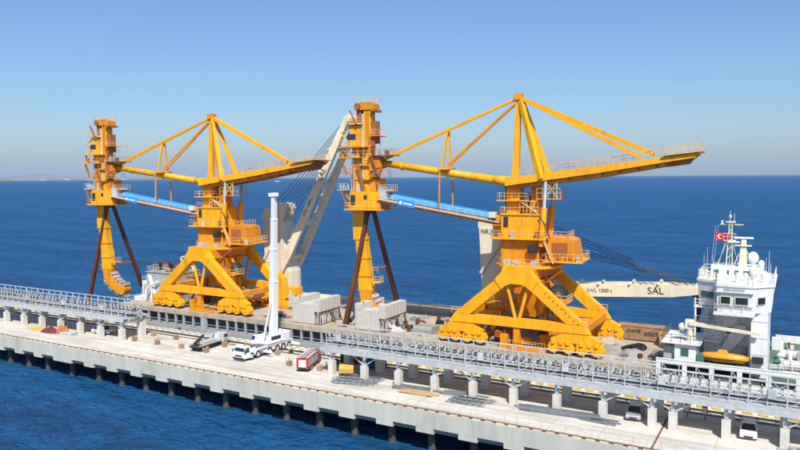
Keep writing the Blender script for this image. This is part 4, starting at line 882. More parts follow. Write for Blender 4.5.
    for u_ in (28.35,28.95): lc.tube((u_+E,0.98,30.5),(u_+E,0.98,38.2),0.035,0.035,4)
    P('ladder', lc, 'primer_and_shade')
    for k, (u_, z_, h_) in enumerate(((27.3,31.95,0.9),(32.6,31.95,1.2),(33.1,30.1,1.0),(31.9,30.1,0.8),(24.6,30.35,0.8),(26.4,30.35,1.1),(31.9,20.98,1.0),(25.9,24.06,0.9),(27.4,26.25,1.0),(30.2,24.06,1.1))):
        P('equipment_box', U().box(u_-0.3+E,u_+0.3+E,1.2,1.75,z_,z_+h_), ('primer_and_shade','galv','yellow2','grey')[k%4])
    for z_, u0, u1, sd in ((35.7,29.5,32.6,1),(27.0,31.2,33.6,1),(26.6,25.2,27.9,1),(33.6,25.9,27.9,-1),(24.05,23.9,26.1,1)):
        P('small_platform', B(u0,u1,-1.6,1.9,z_,z_+0.1), 'yellow2'); P('small_railing', U().rail([(u0+0.1+E,-1.5,z_+0.1),(u0+0.1+E,1.8,z_+0.1),(u1-0.1+E,1.8,z_+0.1),(u1-0.1+E,-1.5,z_+0.1)],1.0,0.8,0.035), 'yrail')
    for k, (ua, za, ub, zb) in enumerate(((31.9,30.1,33.2,31.7),(32.2,27.1,33.4,29.8),(26.0,26.7,27.4,30.2),(30.2,35.8,31.6,38.2),(32.0,20.98,33.6,24.2))):
        P('ladder_flight', U().beam((ua+E,1.95,za),(ub+E,1.95,zb),0.5,0.1), 'primer_and_shade')
    P('hoist_frame', U().beam((31.8+E,0.9,31.9),(33.9+E,0.9,34.4),0.22).beam((33.9+E,0.9,34.4),(31.9+E,0.9,35.3),0.18), 'yellow')
    P('outrigger_strut', U().beam((31.9+E,0.9,22.0),(33.6+E,0.9,24.2),0.2).beam((31.9+E,-0.9,22.0),(33.6+E,-0.9,24.2),0.2), 'yellow2')
    for k in range(4): P('conduit', U().tube((31.75+E-k*0.25,1.32,24.1),(31.4+E-k*0.2,1.32,31.6),0.07,0.07,5), 'primer_and_shade' if k%2 else 'galv')
    P('gallery_head_box', B(24.6,26.1,-1.2,2.0,22.6,24.4), 'galv')
    # lower leg
    P('leg_casing', U().prism([(29.7+E,20.74),(31.9+E,20.74),(31.75+E,15.8),(31.3+E,15.2),(30.85+E,9.2),(30.8+E,6.2),(28.1+E,6.2),(28.6+E,10.0),(29.2+E,14.0)][::-1],-0.72,0.72), 'yellow')
    for z_, u0_, u1_ in ((15.4,29.2,31.8),(12.0,28.8,31.2),(8.8,28.4,31.0),(6.2,28.0,30.95)): P('leg_flange', B(u0_,u1_,-0.82,0.82,z_,z_+0.22), 'yellow2')
    P('leg_platform', B(26.6,27.9,-1.0,1.0,7.8,7.95), 'yellow'); P('leg_railing', U().rail([(27.9+E,0.9,7.95),(26.7+E,0.9,7.95),(26.7+E,-0.9,7.95)],1.0,0.7,0.035).rail([(27.9+E,0.9,9.6),(26.9+E,0.9,9.6)],1.0,0.7,0.035), 'yrail')
    # curved digging foot with bucket chain
    cx, cz, ri, ro_ = 24.3+E, 6.2, 3.9, 6.3
    seg = 10; fv_ = []
    for k in range(seg+1):
        t = -R(80)*k/seg
        for rr_ in (ri,ro_):
            for v in (-0.8,0.8): fv_.append((cx+rr_*math.cos(t), v, cz+rr_*0.86*math.sin(t)))
    ff = []
    for k in range(seg):
        a = 4*k; b_ = a+4
        ff += [(a,b_,b_+1,a+1),(a+2,a+3,b_+3,b_+2),(a,a+2,b_+2,b_),(a+1,b_+1,b_+3,a+3)]
    ff += [(0,1,3,2),(4*seg,4*seg+2,4*seg+3,4*seg+1)]
    P('digging_foot', U().add(fv_, ff), 'yellow2')
    for k in range(15):
        t = -R(4+84*k/14)
        for rr_, sgn in ((ri-0.32,-1),(ro_+0.32,1)):
            if sgn > 0 and k < 3: continue
            c_ = Vector((cx+rr_*math.cos(t),0,cz+rr_*0.86*math.sin(t))); dr = Vector((math.cos(t),0,0.86*math.sin(t))); tn = Vector((-math.sin(t),0,math.cos(t)))
            P('bucket', U().beam(c_-tn*0.16, c_+tn*0.16, 1.7, 0.62, 1.5, 0.4, up=tuple(dr)), 'galv' if k % 3 else 'primer_and_shade')
    P('foot_sprocket', U().tube((cx+1.0,-1.0,cz-4.4),(cx+1.0,1.0,cz-4.4),1.1,1.1,14), 'yellow2')
    return root, T, E
uR, TR, ER = unloader(-37.2, 5.0, 1.0, 'yellow portal ship unloader standing between the flat cream jib and the grey conveyor gallery')
uL, TL, EL = unloader(-103.7, 7.0, 1.06, 'yellow portal ship unloader standing behind the white mobile crane', 0.94)

# ------------------------------------------------------------------ brown support frames under the elevators
def support(root, T, E, nearf, farf, label):
    ap = root.location + (T @ Vector((28.6+E, 0, 20.7))); loc = Vector((ap.x, ap.y, min(nearf[2], farf[2])))
    t = thing('support_frame', label, 'support frame', loc)
    n_ = Vector(nearf)-loc; f_ = Vector(farf)-loc; a_ = ap-loc
    MB().beam(a_+Vector((-0.2,-0.5,0)), n_, 0.62,0.62,0.8,0.8).build('leg', 'brown', t); MB().beam(a_+Vector((0.2,0.6,0)), f_, 0.62,0.62,0.8,0.8).build('leg', 'brown', t)
    p1 = (a_+Vector((-0.2,-0.5,0))).lerp(n_,0.52); p2 = (a_+Vector((0.2,0.6,0))).lerp(f_,0.52)
    MB().beam(p1, p2, 0.22,0.25).build('brace', 'primer_and_shade', t)
    for q in (n_, f_): MB().box(q.x-0.9,q.x+0.9,q.y-0.9,q.y+0.9,q.z,q.z+0.12).build('base_plate', 'brown', t)
    MB().cbox((a_.x,a_.y,a_.z-0.3),(1.4,1.8,0.5)).build('saddle', 'brown', t)
support(uR, TR, ER, (-69.6,102.9,DECKZ), (-66.6,117.4,DECKZ), 'tall brown steel support frame standing by the pale stepped blocks')
support(uL, TL, EL, (-140.6,102.2,-2.1), (-136.5,117.4,-2.1), 'tall brown steel support frame beside the grey machinery housing')

# ------------------------------------------------------------------ deck cargo on the ship
def stepped_block(x, y, label, w_=5.0, L_=6.6, h_=3.6):
    t = thing('ballast_block', label, 'block', (x,y,DECKZ))
    MB().box(0,w_,0,2.4,0.15,h_).build('front_block', 'block', t)
    MB().box(0.02,1.5,-0.05,L_,h_+0.003,h_+1.05).build('ridge_block', 'block', t)
    MB().box(w_-1.35,w_+0.05,-0.06,L_,h_-1.0,h_+1.15).build('ridge_block', 'block', t) if False else MB().box(w_+0.004,w_+1.2,-0.06,L_,h_-1.2,h_+0.95).build('ridge_block', 'block', t)
    MB().box(1.504,w_,2.404,L_-0.2,h_-1.3,h_-0.1).build('floor_slab', 'block', t)
    for k in range(5): MB().box(0.35+k*w_/5,0.55+k*w_/5,-0.09,-0.003,0.15,h_-0.15).build('rib', 'block', t)
    for k in range(7): MB().box(w_+1.203,w_+1.28,0.3+k*(L_-0.8)/6,0.5+k*(L_-0.8)/6,h_-1.15,h_+0.9).build('rib', 'block', t)
    for k in range(2): MB().box(0.3+k*0.9,0.5+k*0.9,0.6,0.8,h_+1.053,h_+1.3).build('lifting_lug', 'rust', t)
    lt = MB(); rnd = random.Random(int(x*7))
    for k in range(70):
        yy = 0.15+rnd.random()*(L_-0.4); lt.beam((w_+rnd.uniform(0.3,1.15),yy,0.14),(w_+rnd.uniform(0.3,1.15),min(L_,max(0,yy+rnd.uniform(-1.1,1.1))),h_-1.2),0.13,0.13)
    lt.build('shoring', 'galv', t)
    sk = MB()
    for yy in (0.1,2.2,4.4,L_-0.15): sk.beam((w_+1.05,yy,0),(w_+1.05,yy,h_-1.2),0.16,0.16)
    sk.beam((w_+1.9,L_*0.9,0),(w_+1.1,L_*0.9,h_-1.0),0.2,0.2); sk.beam((w_+2.2,L_*0.5,0),(w_+1.1,L_*0.5,h_-1.0),0.2,0.2); sk.box(w_,w_+1.2,-0.05,L_,h_-1.35,h_-1.203)
    sk.build('rack_post', 'rust', t)
    MB().box(0.0,w_+1.2,-0.06,L_,0.0,0.14).build('skid', 'rust', t)
stepped_block(-80.0, 100.95, 'pale stepped concrete blocks on a rack beside the white mobile crane boom')
stepped_block(-66.4, 101.2, 'pale stepped concrete blocks on a rack behind the end of the conveyor gallery', 4.9, 7.4)
# grey housing left of the left unloader
t = thing('machinery_housing', 'grey steel machinery housing with cable drums on its roof beside the left unloader'.replace('the left unloader','the yellow bogies'), 'housing', (-125.4,105.0,DECKZ))
MB().box(2.2,11.5,0,6.5,0,6.2).build('wall', 'grey', t)
MB().box(2.0,11.7,-0.2,6.7,6.203,6.35).build('roof', 'grey', t)
MB().box(0.0,2.197,0.6,5.5,0,4.0).build('annex', 'white', t)
for k in range(3): MB().box(0.3+k*0.62,0.75+k*0.62,0.5,0.597,0.9,3.2).build('panel', 'grey', t)
MB().box(3.0,4.4,-0.06,-0.002,0.2,3.4).build('door', 'galv', t); MB().beam((5.5,-0.25,0.0),(3.2,-0.25,5.6),0.5,0.5).build('white_duct', 'white', t)
MB().rail([(2.1,6.5,6.35),(2.1,-0.1,6.35),(11.5,-0.1,6.35)],1.0,1.1,0.035).build('roof_railing', 'galv', t)
MB().box(0,2.1,-1.6,0.55,0,0.9).build('step_box', 'white', t)
MB().path([(10.4,3,6.35),(9.6,3,9.4),(11.2,3,9.8),(13.6,3,6.6)],0.16,7).build('davit_frame', 'white', t)
MB().rail([(0.1,0.6,4.0),(0.1,5.4,4.0)],1.0,0.9,0.04).build('annex_railing', 'white', t)
for k in range(5): MB().tube((0.2+k*0.45,0.35,0.0),(0.2+k*0.45,0.35,2.6+0.5*(k%3)),0.09,0.09,6).build('pipe', 'white' if k%2 else 'galv', t)
MB().beam((4.6,-0.9,0),(4.6,-0.9,3.6),0.2,0.2).build('stanchion','white',t); MB().path([(3.0,-1.2,0.2),(3.4,-1.2,2.6),(4.6,-1.0,3.6),(6.4,-0.6,4.4)],0.22,8).build('hose','white',t)
for i, (x_, y_) in enumerate(((-121.8,107.2),(-119.5,107.8))):
    d_ = thing('cable_drum', ('dark cable drum on the grey housing roof next to its white railed corner' if i == 0 else 'dark cable drum on the grey housing roof next to the black tarpaulin'), 'cable drum', (x_,y_,DECKZ+6.35))
    MB().tube((0,-0.7,0.95),(0,0.7,0.95),0.75,0.75,16).build('cable', 'rubber', d_)
    for y2 in (-0.78,0.7):
        fl2 = MB().tube((0,y2,0.95),(0,y2+0.08,0.95),0.95,0.95,18); fl2.build('flange', 'rust', d_)
    MB().rail([(-0.8,-0.9,0),(0.8,-0.9,0)],1.3,0.5,0.05).build('cradle', 'galv', d_)
tag(heap((-116.4,108.2,DECKZ+6.35),1.9,1.7,2.1,4.2).build('tarpaulin_heap', 'dark', None, (0,0,0)), 'black tarpaulin heap on the grey housing roof', 'tarpaulin')
tag(MB().sphere((-117.7,106.0,DECKZ+6.85),0.55,10,(1.3,1,0.9)).build('buoy', 'orange', None, (0,0,0), True), 'small orange buoy lying by the black tarpaulin heap', 'buoy')
# orange lifting frame by the raised crane's foot
t = thing('lifting_frame', 'yellow steel lifting frame stowed at the foot of the raised cream crane', 'lifting frame', (-93.6,112,DECKZ))
MB().prism([(0,0.6),(5.2,0.6),(5.2,1.5),(3.8,2.2),(3.0,6.0),(1.2,7.4),(0,6.2)],-0.8,0.8).build('side_plate', 'yellow', t)
MB().box(-2.5,6.4,-1.6,1.6,0,0.597).build('base_beam', 'yellow2', t); MB().box(3.9,6.6,-1.2,1.2,2.2,4.4).build('lug_block', 'yellow', t)
MB().prism([(5.4,0.6),(7.6,0.6),(5.6,4.2)],-1.9,-1.65).build('grey_stay', 'galv', t)
# orange machinery items between unloader legs and deck
t = thing('pipe_rack', 'orange rack of pipes and hoses on deck under the unloader beside the mobile crane', 'rack', (-97.5,113.5,DECKZ))
for k in range(5): MB().tube((-1.5+k*1.1,-3,1.0+0.5*(k%2)),(-1.5+k*1.1,4,1.4+0.5*(k%2)),0.25,0.25,8).build('pipe', 'yellow2' if k % 2 else 'primer_and_shade', t)
for y_ in (-2.2,2.8): MB().box(-2.2,3.6,y_-0.2,y_+0.2,0,0.75).build('cradle', 'yellow2', t)
# cargo forward of the right unloader
tag(heap((-21.0,106.2,DECKZ+0.035),3.9,3.6,1.2,2.3,44,0.7).build('tarpaulin_heap', 'tarp', None, (0,0,0), True), 'grey tarpaulin-covered heap on deck beside the brown lettered crate', 'tarpaulin')
tag(heap((-25.0,109.6,DECKZ+0.035),3.6,3.6,1.1,8.3,44,0.7).build('netting_heap', 'netting', None, (0,0,0), True), 'tan netting-covered cargo heap beside the yellow unloader bogies', 'netting')
tag(heap((-17.6,104.6,DECKZ+0.035),1.9,2.0,1.0,5.5,40,0.7).build('tarpaulin_heap', 'tarp', None, (0,0,0), True), 'small grey tarpaulin heap on deck beside the green-railed platform', 'tarpaulin')
hz = MB()
for k in range(3):
    pts_ = [(-20.6+0.3*k+1.3*math.cos(R(a))-0.3*math.sin(R(2*a)), 105.4+0.35*k+0.6*math.sin(R(a)), DECKZ+0.95+0.4*math.sin(R(a+20*k))+0.1*k) for a in range(-70,200,18)]; hz.path(pts_,0.2,7)
tag(hz.build('hose_coil', 'rubber', None), 'black rubber hose looped over the grey tarpaulin heap', 'hose')
t = thing('lettered_crate', 'long brown crate with black lettering on the far side of the ship deck', 'crate', (-24.6,115.2,DECKZ))
MB().box(0,7.0,0,2.2,0.2,2.3).build('box', 'brownbox', t); MB().box(-0.1,7.1,-0.1,2.3,2.303,2.42).build('lid', 'brownbox', t)
for x_ in (0.0,1.75,3.5,5.25,6.75): MB().box(x_,x_+0.2,-0.1,-0.003,0.2,2.3).build('batten', 'brownbox', t)
for x_ in (0.5,5.8): MB().box(x_,x_+0.5,0,2.2,0,0.197).build('runner', 'tan', t)
place_text(text_mesh('HAME', 0.8, 'ink'), t, (2.5,-0.12,1.6), (1,0,0), (0,0,1)); place_text(text_mesh('30SST', 0.9, 'ink'), t, (5.2,-0.12,1.3), (1,0,0), (0,0,1))
t = thing('cargo_crate', 'small tan crate on deck beside the long brown lettered crate', 'crate', (-16.9,113.6,DECKZ+0.0)); MB().box(-0.9,0.9,-0.9,0.9,0,1.9).build('box', 'tan', t); MB().box(-1,1,-1,1,1.903,2.05).build('lid', 'yellow2', t)
# cargo between blocks and right unloader
t = thing('cargo_box', 'grey sheeted box on deck beside the yellow unloader bogie behind the gallery', 'box', (-54.5,104.3,DECKZ)); MB().prismx([(-1.6,0.12),(1.6,0.12),(1.6,0.9),(1.3,1.25),(-1.2,1.4),(-1.6,1.0)],-1.3,2.2).build('sheet', 'tarp', t); MB().box(-1.5,2.4,-1.8,1.8,0.0,0.12).build('pallet', 'tan', t)
tag(heap((-59.6,103.2,DECKZ+0.035),1.7,1.2,0.8,3.7).build('tarpaulin_heap', 'block', None), 'low pale sheet heap on deck between the stepped blocks and the unloader', 'tarpaulin')
t = thing('timber_pile', 'stack of long timbers on the far deck edge behind the pale stepped blocks', 'timber', (-62,121.5,DECKZ))
for k in range(8): MB().box(-6,6.5-0.3*(k%3),-1.4+0.7*(k%4),-0.8+0.7*(k%4),0.003+0.45*(k//4),0.44+0.45*(k//4)).build('timber', 'tan' if k % 2 else 'deckpl', t)

rw = random.Random(3)
tim = [MB().box(-L2/2,L2/2,-0.18,0.18,0,0.3).mesh('timber', m_) for L2, m_ in ((3.0,'tan'),(2.2,'rust'),(4.2,'deckpl'),(1.6,'steel'))]
spots = [(rw.uniform(-88,-82), rw.uniform(101.6,107)) for k in range(9)] + [(rw.uniform(-60,-52), rw.uniform(107,118)) for k in range(10)] + [(rw.uniform(-31,-22), rw.uniform(101.8,104.2)) for k in range(9)] + [(rw.uniform(-72,-69), rw.uniform(101.6,112)) for k in range(5)]
for k, (x, y) in enumerate(spots):
    tag(link('dunnage_timber', tim[k%4], None, (x,y,DECKZ+0.001), rw.uniform(-0.5,0.5)), 'loose dunnage baulk lying on the ship deck', 'timber', 'dunnage baulks on the ship deck')
bits = [MB().box(-0.5,0.5,-0.35,0.35,0,0.7).mesh('crate','rust'), MB().tube((-0.9,0,0.18),(0.9,0,0.18),0.18,0.18,8).mesh('pipe','primer_and_shade'), MB().prism([(-0.7,0),(0.7,0),(0.3,0.8),(-0.4,0.6)],-0.4,0.4).mesh('bracket','steel'), MB().box(-0.9,0.9,-0.5,0.5,0,0.35).mesh('plate','shipgrey'), MB().lathe([(0.001,0),(0.35,0),(0.35,0.9),(0.001,0.9)],n=10).mesh('drum','brown')]
bl = ('small rusty box','short brown pipe','dark steel bracket','grey steel plate','brown oil drum'); bc = ('box','pipe','bracket','plate','drum'); bn = ('scrap_box','short_pipe','steel_bracket','steel_plate','oil_drum')
areas = (((-30,-17,101.6,112),'among the cargo heaps beside the wheelhouse'),((-50,-28,103.5,113),'on deck between the feet of the unloader by the flat jib'),((-116,-92,103.5,113),'on deck between the feet of the unloader by the mobile crane'),((-62,-52,102,120),'on the open deck beside the pale stepped blocks'))
for (xa, xb2, ya, yb), where in areas:
    for k in range(20):
        j = k % 5; x_, y_ = rw.uniform(xa,xb2), rw.uniform(ya,yb)
        tag(link(bn[j], bits[j], None, (x_,y_,DECKZ+0.001), rw.uniform(0,3.1)), bl[j]+' lying '+where, bc[j], bl[j]+' '+where)
cme = MB()
for k in range(3): cme.path([((0.75-0.06*k)*math.cos(R(a)),(0.75-0.06*k)*math.sin(R(a)),0.09+0.16*k) for a in range(0,361,30)],0.09,6)
cm_ = cme.mesh('rope_coil','rubber')
for k, (x, y) in enumerate(((-84.5,103.4),(-55.5,112.5),(-58.6,106.6),(-28.4,102.6),(-71.3,106.0))):
    tag(link('rope_coil', cm_, None, (x,y,DECKZ+0.001)), 'black rope coil lying flat on the ship deck', 'rope coil', 'rope coils on the ship deck')
for k, (pts_, lb_) in enumerate((([(-88,102.2),(-86.5,103.4),(-84,102.9),(-82.5,104.5),(-81.5,103.6)],'brown hose snaking across deck beside the pale blocks near the mobile crane'),([(-57,104.6),(-55.4,106.4),(-53,106),(-51.5,108)],'brown hose snaking across deck beside the grey sheeted box'))):
    tag(MB().path([(x,y,DECKZ+0.13) for x,y in pts_],0.12,6).build('deck_hose','rust',None), lb_, 'hose')
# ------------------------------------------------------------------ vehicles
def wheel_mesh(r, w_, name='wheel'):
    return MB().tube((-w_/2,0,0),(w_/2,0,0),r,r,16).mesh('tyre', 'rubber'), MB().tube((-w_/2-0.02,0,0),(w_/2+0.02,0,0),r*0.55,r*0.55,12).mesh('rim', 'galv')
tyL, riL = wheel_mesh(0.72,0.55); tyS, riS = wheel_mesh(0.33,0.22); tyM, riM = wheel_mesh(0.5,0.34)
def add_wheel(root, p_, kind):
    ty, ri = {'L':(tyL,riL),'S':(tyS,riS),'M':(tyM,riM)}[kind]; o = link('wheel', ty, root, p_); link('rim', ri, o)
def car(x, y, rz, paint, label):
    """nose towards local -Y"""
    t = thing('parked_car', label, 'car', (x,y,0.004), rz)
    prof = [(-2.15,0.32),(-2.2,0.62),(-2.05,0.78),(-1.1,0.92),(2.0,0.98),(2.18,0.8),(2.2,0.35),(1.75,0.24),(-1.8,0.24)]
    MB().prismx(prof[::-1],-0.88,0.88).build('body', paint, t)
    MB().prismz([(-0.84,-1.15),(0.84,-1.15),(0.84,1.95),(-0.84,1.95)],0.93,1.46,[(-0.64,-0.35),(0.64,-0.35),(0.64,1.45),(-0.64,1.45)]).build('cabin', 'glass', t)
    MB().prismz([(-0.66,-0.42),(0.66,-0.42),(0.66,1.5),(-0.66,1.5)],1.455,1.5).build('roof', paint, t)
    for s in (-1,1):
        for y0 in (-1.18,0.25,1.5): MB().beam((s*0.83,y0 if y0 < 1 else 1.92,0.95),(s*0.65,(-0.38 if y0 < 0 else (0.3 if y0 < 1 else 1.46)),1.47),0.09,0.09).build('pillar', paint, t)
        for yy in (-1.35,1.3): add_wheel(t, (s*0.80,yy,0.33), 'S')
        MB().box(s*0.6-0.2,s*0.6+0.2,-2.2,-2.12,0.62,0.76).build('headlight', 'lamp', t); MB().box(s*0.7-0.14,s*0.7+0.14,2.1,2.2,0.68,0.85).build('tail_light', 'red', t)
        MB().box(s*0.9-0.07,s*0.9+0.07,-0.75,-0.6,0.95,1.07).build('mirror', paint, t)
    MB().box(-0.45,0.45,-2.22,-2.17,0.38,0.55).build('grille', 'dark', t)
car(-16.7,88.75,R(4),'silver','silver parked car with dark windscreen under the conveyor gallery')
car(-4.0,88.6,R(2),'carwhite','white parked car with dark windscreen under the conveyor gallery')
car(-116.4,88.4,R(96),'carwhite','white parked car seen side-on by the column next to the gallery end')

# mobile crane: nose towards -Y
mc = thing('mobile_crane', 'white all-terrain mobile crane with its boom raised upright on the pier', 'mobile crane', (-78.4,91.4,0.004), R(-3)); mc.scale = (0.88,0.9,0.88)
MB().box(-1.35,1.35,-5.4,6.4,0.75,1.5).box(-1.45,1.45,-3.6,6.2,1.503,1.75).build('chassis', 'crane_white', mc)
cb = MB().prismx([(-7.0,0.55),(-5.3,0.55),(-5.3,2.75),(-6.3,2.75),(-6.85,1.9),(-7.0,1.3)],-1.4,1.4).build('cab', 'crane_white', mc)
MB().prismx([(-6.87,1.75),(-6.86,1.98),(-6.36,2.62),(-6.30,2.58),(-6.8,1.72)],-1.25,1.25).build('windscreen', 'glass', cb)
for s in (-1,1): MB().box(s*1.405-0.01,s*1.405+0.01,-6.5,-5.6,1.6,2.5).build('side_window', 'glass', cb); MB().box(s*1.0-0.25,s*1.0+0.25,-7.04,-6.98,0.75,1.0).build('headlight', 'lamp', cb)
MB().box(-1.4,1.4,-7.1,-6.95,0.45,0.72).build('bumper', 'dark', cb)
MB().box(-1.3,1.3,-5.25,-3.9,1.503,2.3).build('engine_cover', 'crane_white', mc)
for s in (-1,1):
    for y_ in (-5.0,-3.3,-0.2,1.9,3.6,5.3): add_wheel(mc, (s*1.12,y_,0.72), 'L')
    for y_ in (-1.8,6.0):
        og = MB().box(s*1.4 if s > 0 else -3.4, 3.4 if s > 0 else -1.4, y_-0.22,y_+0.22,0.85,1.2).build('outrigger', 'crane_white', mc); MB().box(s*3.25-0.12,s*3.25+0.12,y_-0.12,y_+0.12,0.12,0.85).box(s*3.25-0.4,s*3.25+0.4,y_-0.4,y_+0.4,0.0,0.12).build('outrigger_foot', 'galv', og)
MB().lathe([(0.001,1.75),(1.15,1.75),(1.15,2.0),(0.001,2.0)],(0,1.2,0),18).build('turntable', 'dark', mc)
MB().box(-1.45,1.45,-0.9,3.6,2.0,2.35).box(-1.45,-0.95,-0.6,3.4,2.353,3.6).box(0.95,1.45,-0.6,3.4,2.353,3.6).build('superstructure', 'crane_white', mc)
MB().prismx([(3.62,1.9),(5.4,1.9),(5.4,3.7),(3.62,3.4)],-1.5,1.5).build('counterweight', 'crane_white', mc)
oc = MB().prismx([(-2.1,2.05),(-0.95,2.05),(-0.95,3.7),(-1.8,3.7),(-2.1,3.0)],-1.6,-0.7).build('operator_cab', 'crane_white', mc); MB().box(-1.62,-1.605,-1.9,-1.1,2.7,3.5).build('window', 'glass', oc); MB().prismx([(-2.13,2.95),(-2.1,3.05),(-1.83,3.66),(-1.86,3.6)],-1.55,-0.75).build('windscreen', 'glass', oc)
for s_ in (-1,1):
    MB().box(s_*1.36-0.04,s_*1.36+0.04,-2.6,-1.2,0.6,1.45).build('side_locker', 'steel', mc); MB().box(s_*1.46-0.01,s_*1.46+0.01,-3.4,6.0,1.58,1.68).build('stripe', 'orange', mc)
    MB().box(s_*1.55-0.12,s_*1.55+0.12,-6.9,-6.75,1.6,2.2).build('mirror', 'dark', mc); MB().box(s_*1.46-0.01,s_*1.46+0.01,0.2,2.8,2.6,3.3).build('vent_grille', 'dark', mc)
MB().box(-1.2,1.2,-5.2,-4.0,2.303,2.45).build('engine_grille', 'dark', mc); MB().box(-0.9,0.9,-7.03,-6.99,0.9,1.2).build('front_grille', 'dark', mc)
MB().tube((-0.9,3.0,3.1),(0.9,3.0,3.1),0.45,0.45,12).build('winch_drum', 'dark', mc); MB().box(-0.8,0.8,-3.6,-1.2,1.753,2.0).build('deck_plate', 'steel', mc)
for y_ in (-3.0,-2.2): MB().tube((-1.0,y_,2.1),(1.0,y_,2.1),0.16,0.16,8).build('stowed_pipe', 'steel', mc)
MB().tube((0.5,-5.9,2.75),(0.5,-5.9,2.95),0.12,0.12,8).build('beacon', 'orange', mc)
for k in range(3): MB().box(-1.52,1.52,3.6,5.42,2.3+k*0.45,2.33+k*0.45).build('slab_joint', 'dark', mc)
bt = Vector((2.1,1.0,30.6)); bb = Vector((0,2.3,3.0))
for k, (q0, q1, wd) in enumerate(((0,0.40,1.2),(0.3,0.63,1.05),(0.55,0.84,0.92),(0.78,1.0,0.8))):
    MB().beam(bb.lerp(bt,q0), bb.lerp(bt,q1), wd, wd*1.05, up=(0,1,0)).build('boom_section', 'crane_white', mc)
    MB().beam(bb.lerp(bt,q1-0.012), bb.lerp(bt,q1), wd+0.09, wd*1.05+0.09, up=(0,1,0)).build('boom_collar', 'crane_white', mc)
MB().beam(bt-Vector((0.9,0.2,-0.2)), bt+Vector((0.9,-0.2,0.3)), 0.8,0.7).build('boom_head', 'crane_white', mc)
MB().tube((0,-0.6,2.4),tuple(bb.lerp(bt,0.25)+Vector((0,-0.7,0))),0.22,0.2,10).build('luffing_ram', 'galv', mc)
for s in (-0.15,0.15): MB().tube((1.5+s,3.2,3.4),tuple(bt+Vector((0.6+s,0.4,0))),0.03,0.03,4).build('hoist_rope', 'cable', mc)
# fire-red box truck
ft = thing('box_truck', 'red box truck with white rear panel and roof ladder parked near the ship', 'truck', (-66.6,88.2,0.004), math.atan2(3.2,9.6)); ft.scale = (0.78,0.70,0.78)
MB().box(-1.2,1.2,-4.9,4.6,0.55,0.95).build('chassis', 'dark', ft)
bx_ = MB().box(-1.25,1.25,-5.0,2.0,0.95,2.75).build('box_body', 'red', ft)
MB().box(-0.75,0.75,-5.06,-5.003,1.05,2.45).build('rear_shutter', 'white', bx_)
for s in (-1,1):
    for k in range(4): MB().box(s*1.256-0.008,s*1.256+0.008,-4.7+k*1.65,-3.3+k*1.65,1.2,2.5).build('side_shutter', 'galv', bx_)
    for y_ in (-3.2,-2.0,3.3): add_wheel(ft, (s*1.05,y_,0.5), 'M')
    MB().box(s*1.0-0.18,s*1.0+0.18,-5.05,-5.003,0.7,0.88).build('tail_light', 'orange', bx_)
ct = MB().prismx([(2.1,0.6),(4.7,0.6),(4.75,1.5),(4.35,2.6),(2.1,2.6)],-1.2,1.2).build('cab', 'red', ft)
MB().prismx([(4.72,1.62),(4.42,2.48),(4.36,2.44),(4.66,1.58)],-1.05,1.05).build('windscreen', 'glass', ct)
for s in (-1,1): MB().box(s*1.205-0.008,s*1.205+0.008,2.6,4.1,1.6,2.4).build('side_window', 'glass', ct)
ldr = MB()
for s in (-0.3,0.3): ldr.beam((s,-4.8,2.95),(s,3.8,3.05),0.09,0.12)
for k in range(14): ldr.tube((-0.3,-4.5+k*0.62,2.96+k*0.007),(0.3,-4.5+k*0.62,2.96+k*0.007),0.04,0.04,4)
ldr.box(-0.5,0.5,-3.6,-3.4,2.753,2.9).box(-0.5,0.5,0.8,1.0,2.753,2.9); ldr.build('roof_ladder', 'galv', ft)
MB().box(-1.15,-0.6,-4.2,1.6,2.753,2.98).box(0.6,1.15,-4.2,1.6,2.753,2.95).build('roof_locker', 'winch', ft)
# flatbed truck with folded loader arm
fb_ = thing('flatbed_truck', 'white flatbed truck with dark load bed and folded loader arm', 'truck', (-90.0,90.2,0.004), R(4)); fb_.scale = (0.9,0.9,0.85)
MB().box(-1.0,1.0,-4.4,4.4,0.6,0.9).build('chassis', 'dark', fb_)
MB().box(-1.25,1.25,-4.6,1.2,0.903,1.15).build('load_bed', 'dark', fb_)
for s in (-1,1): MB().box(s*1.25-0.03,s*1.25+0.03,-4.6,1.2,1.153,1.4).build('side_board', 'galv', fb_)
cc = MB().prismx([(2.4,0.6),(4.5,0.6),(4.55,1.4),(4.15,2.35),(2.4,2.35)],-1.15,1.15).build('cab', 'winch', fb_)
MB().prismx([(4.55,1.5),(4.22,2.28),(4.16,2.24),(4.49,1.46)],-1.05,1.05).build('windscreen', 'glass', cc)
for s in (-1,1):
    MB().box(s*1.155-0.008,s*1.155+0.008,2.8,3.9,1.5,2.2).build('side_window', 'glass', cc)
    for y_ in (-3.4,-2.2,3.4): add_wheel(fb_, (s*1.0,y_,0.5), 'M')
MB().box(-0.6,0.6,1.3,2.2,0.903,2.6).build('loader_post', 'crane_white', fb_)
MB().beam((0.1,1.7,2.6),(-0.3,-1.6,3.0),0.4,0.45).build('loader_arm', 'winch', fb_); MB().beam((-0.3,-1.5,2.9),(-0.5,-4.0,1.5),0.35,0.4).build('loader_arm', 'dark', fb_)
MB().box(-0.9,0.9,-0.8,0.9,1.153,1.7).build('load_box', 'galv', fb_); MB().box(-0.7,0.9,-2.6,-1.1,1.153,1.75).build('load_box', 'winch', fb_)

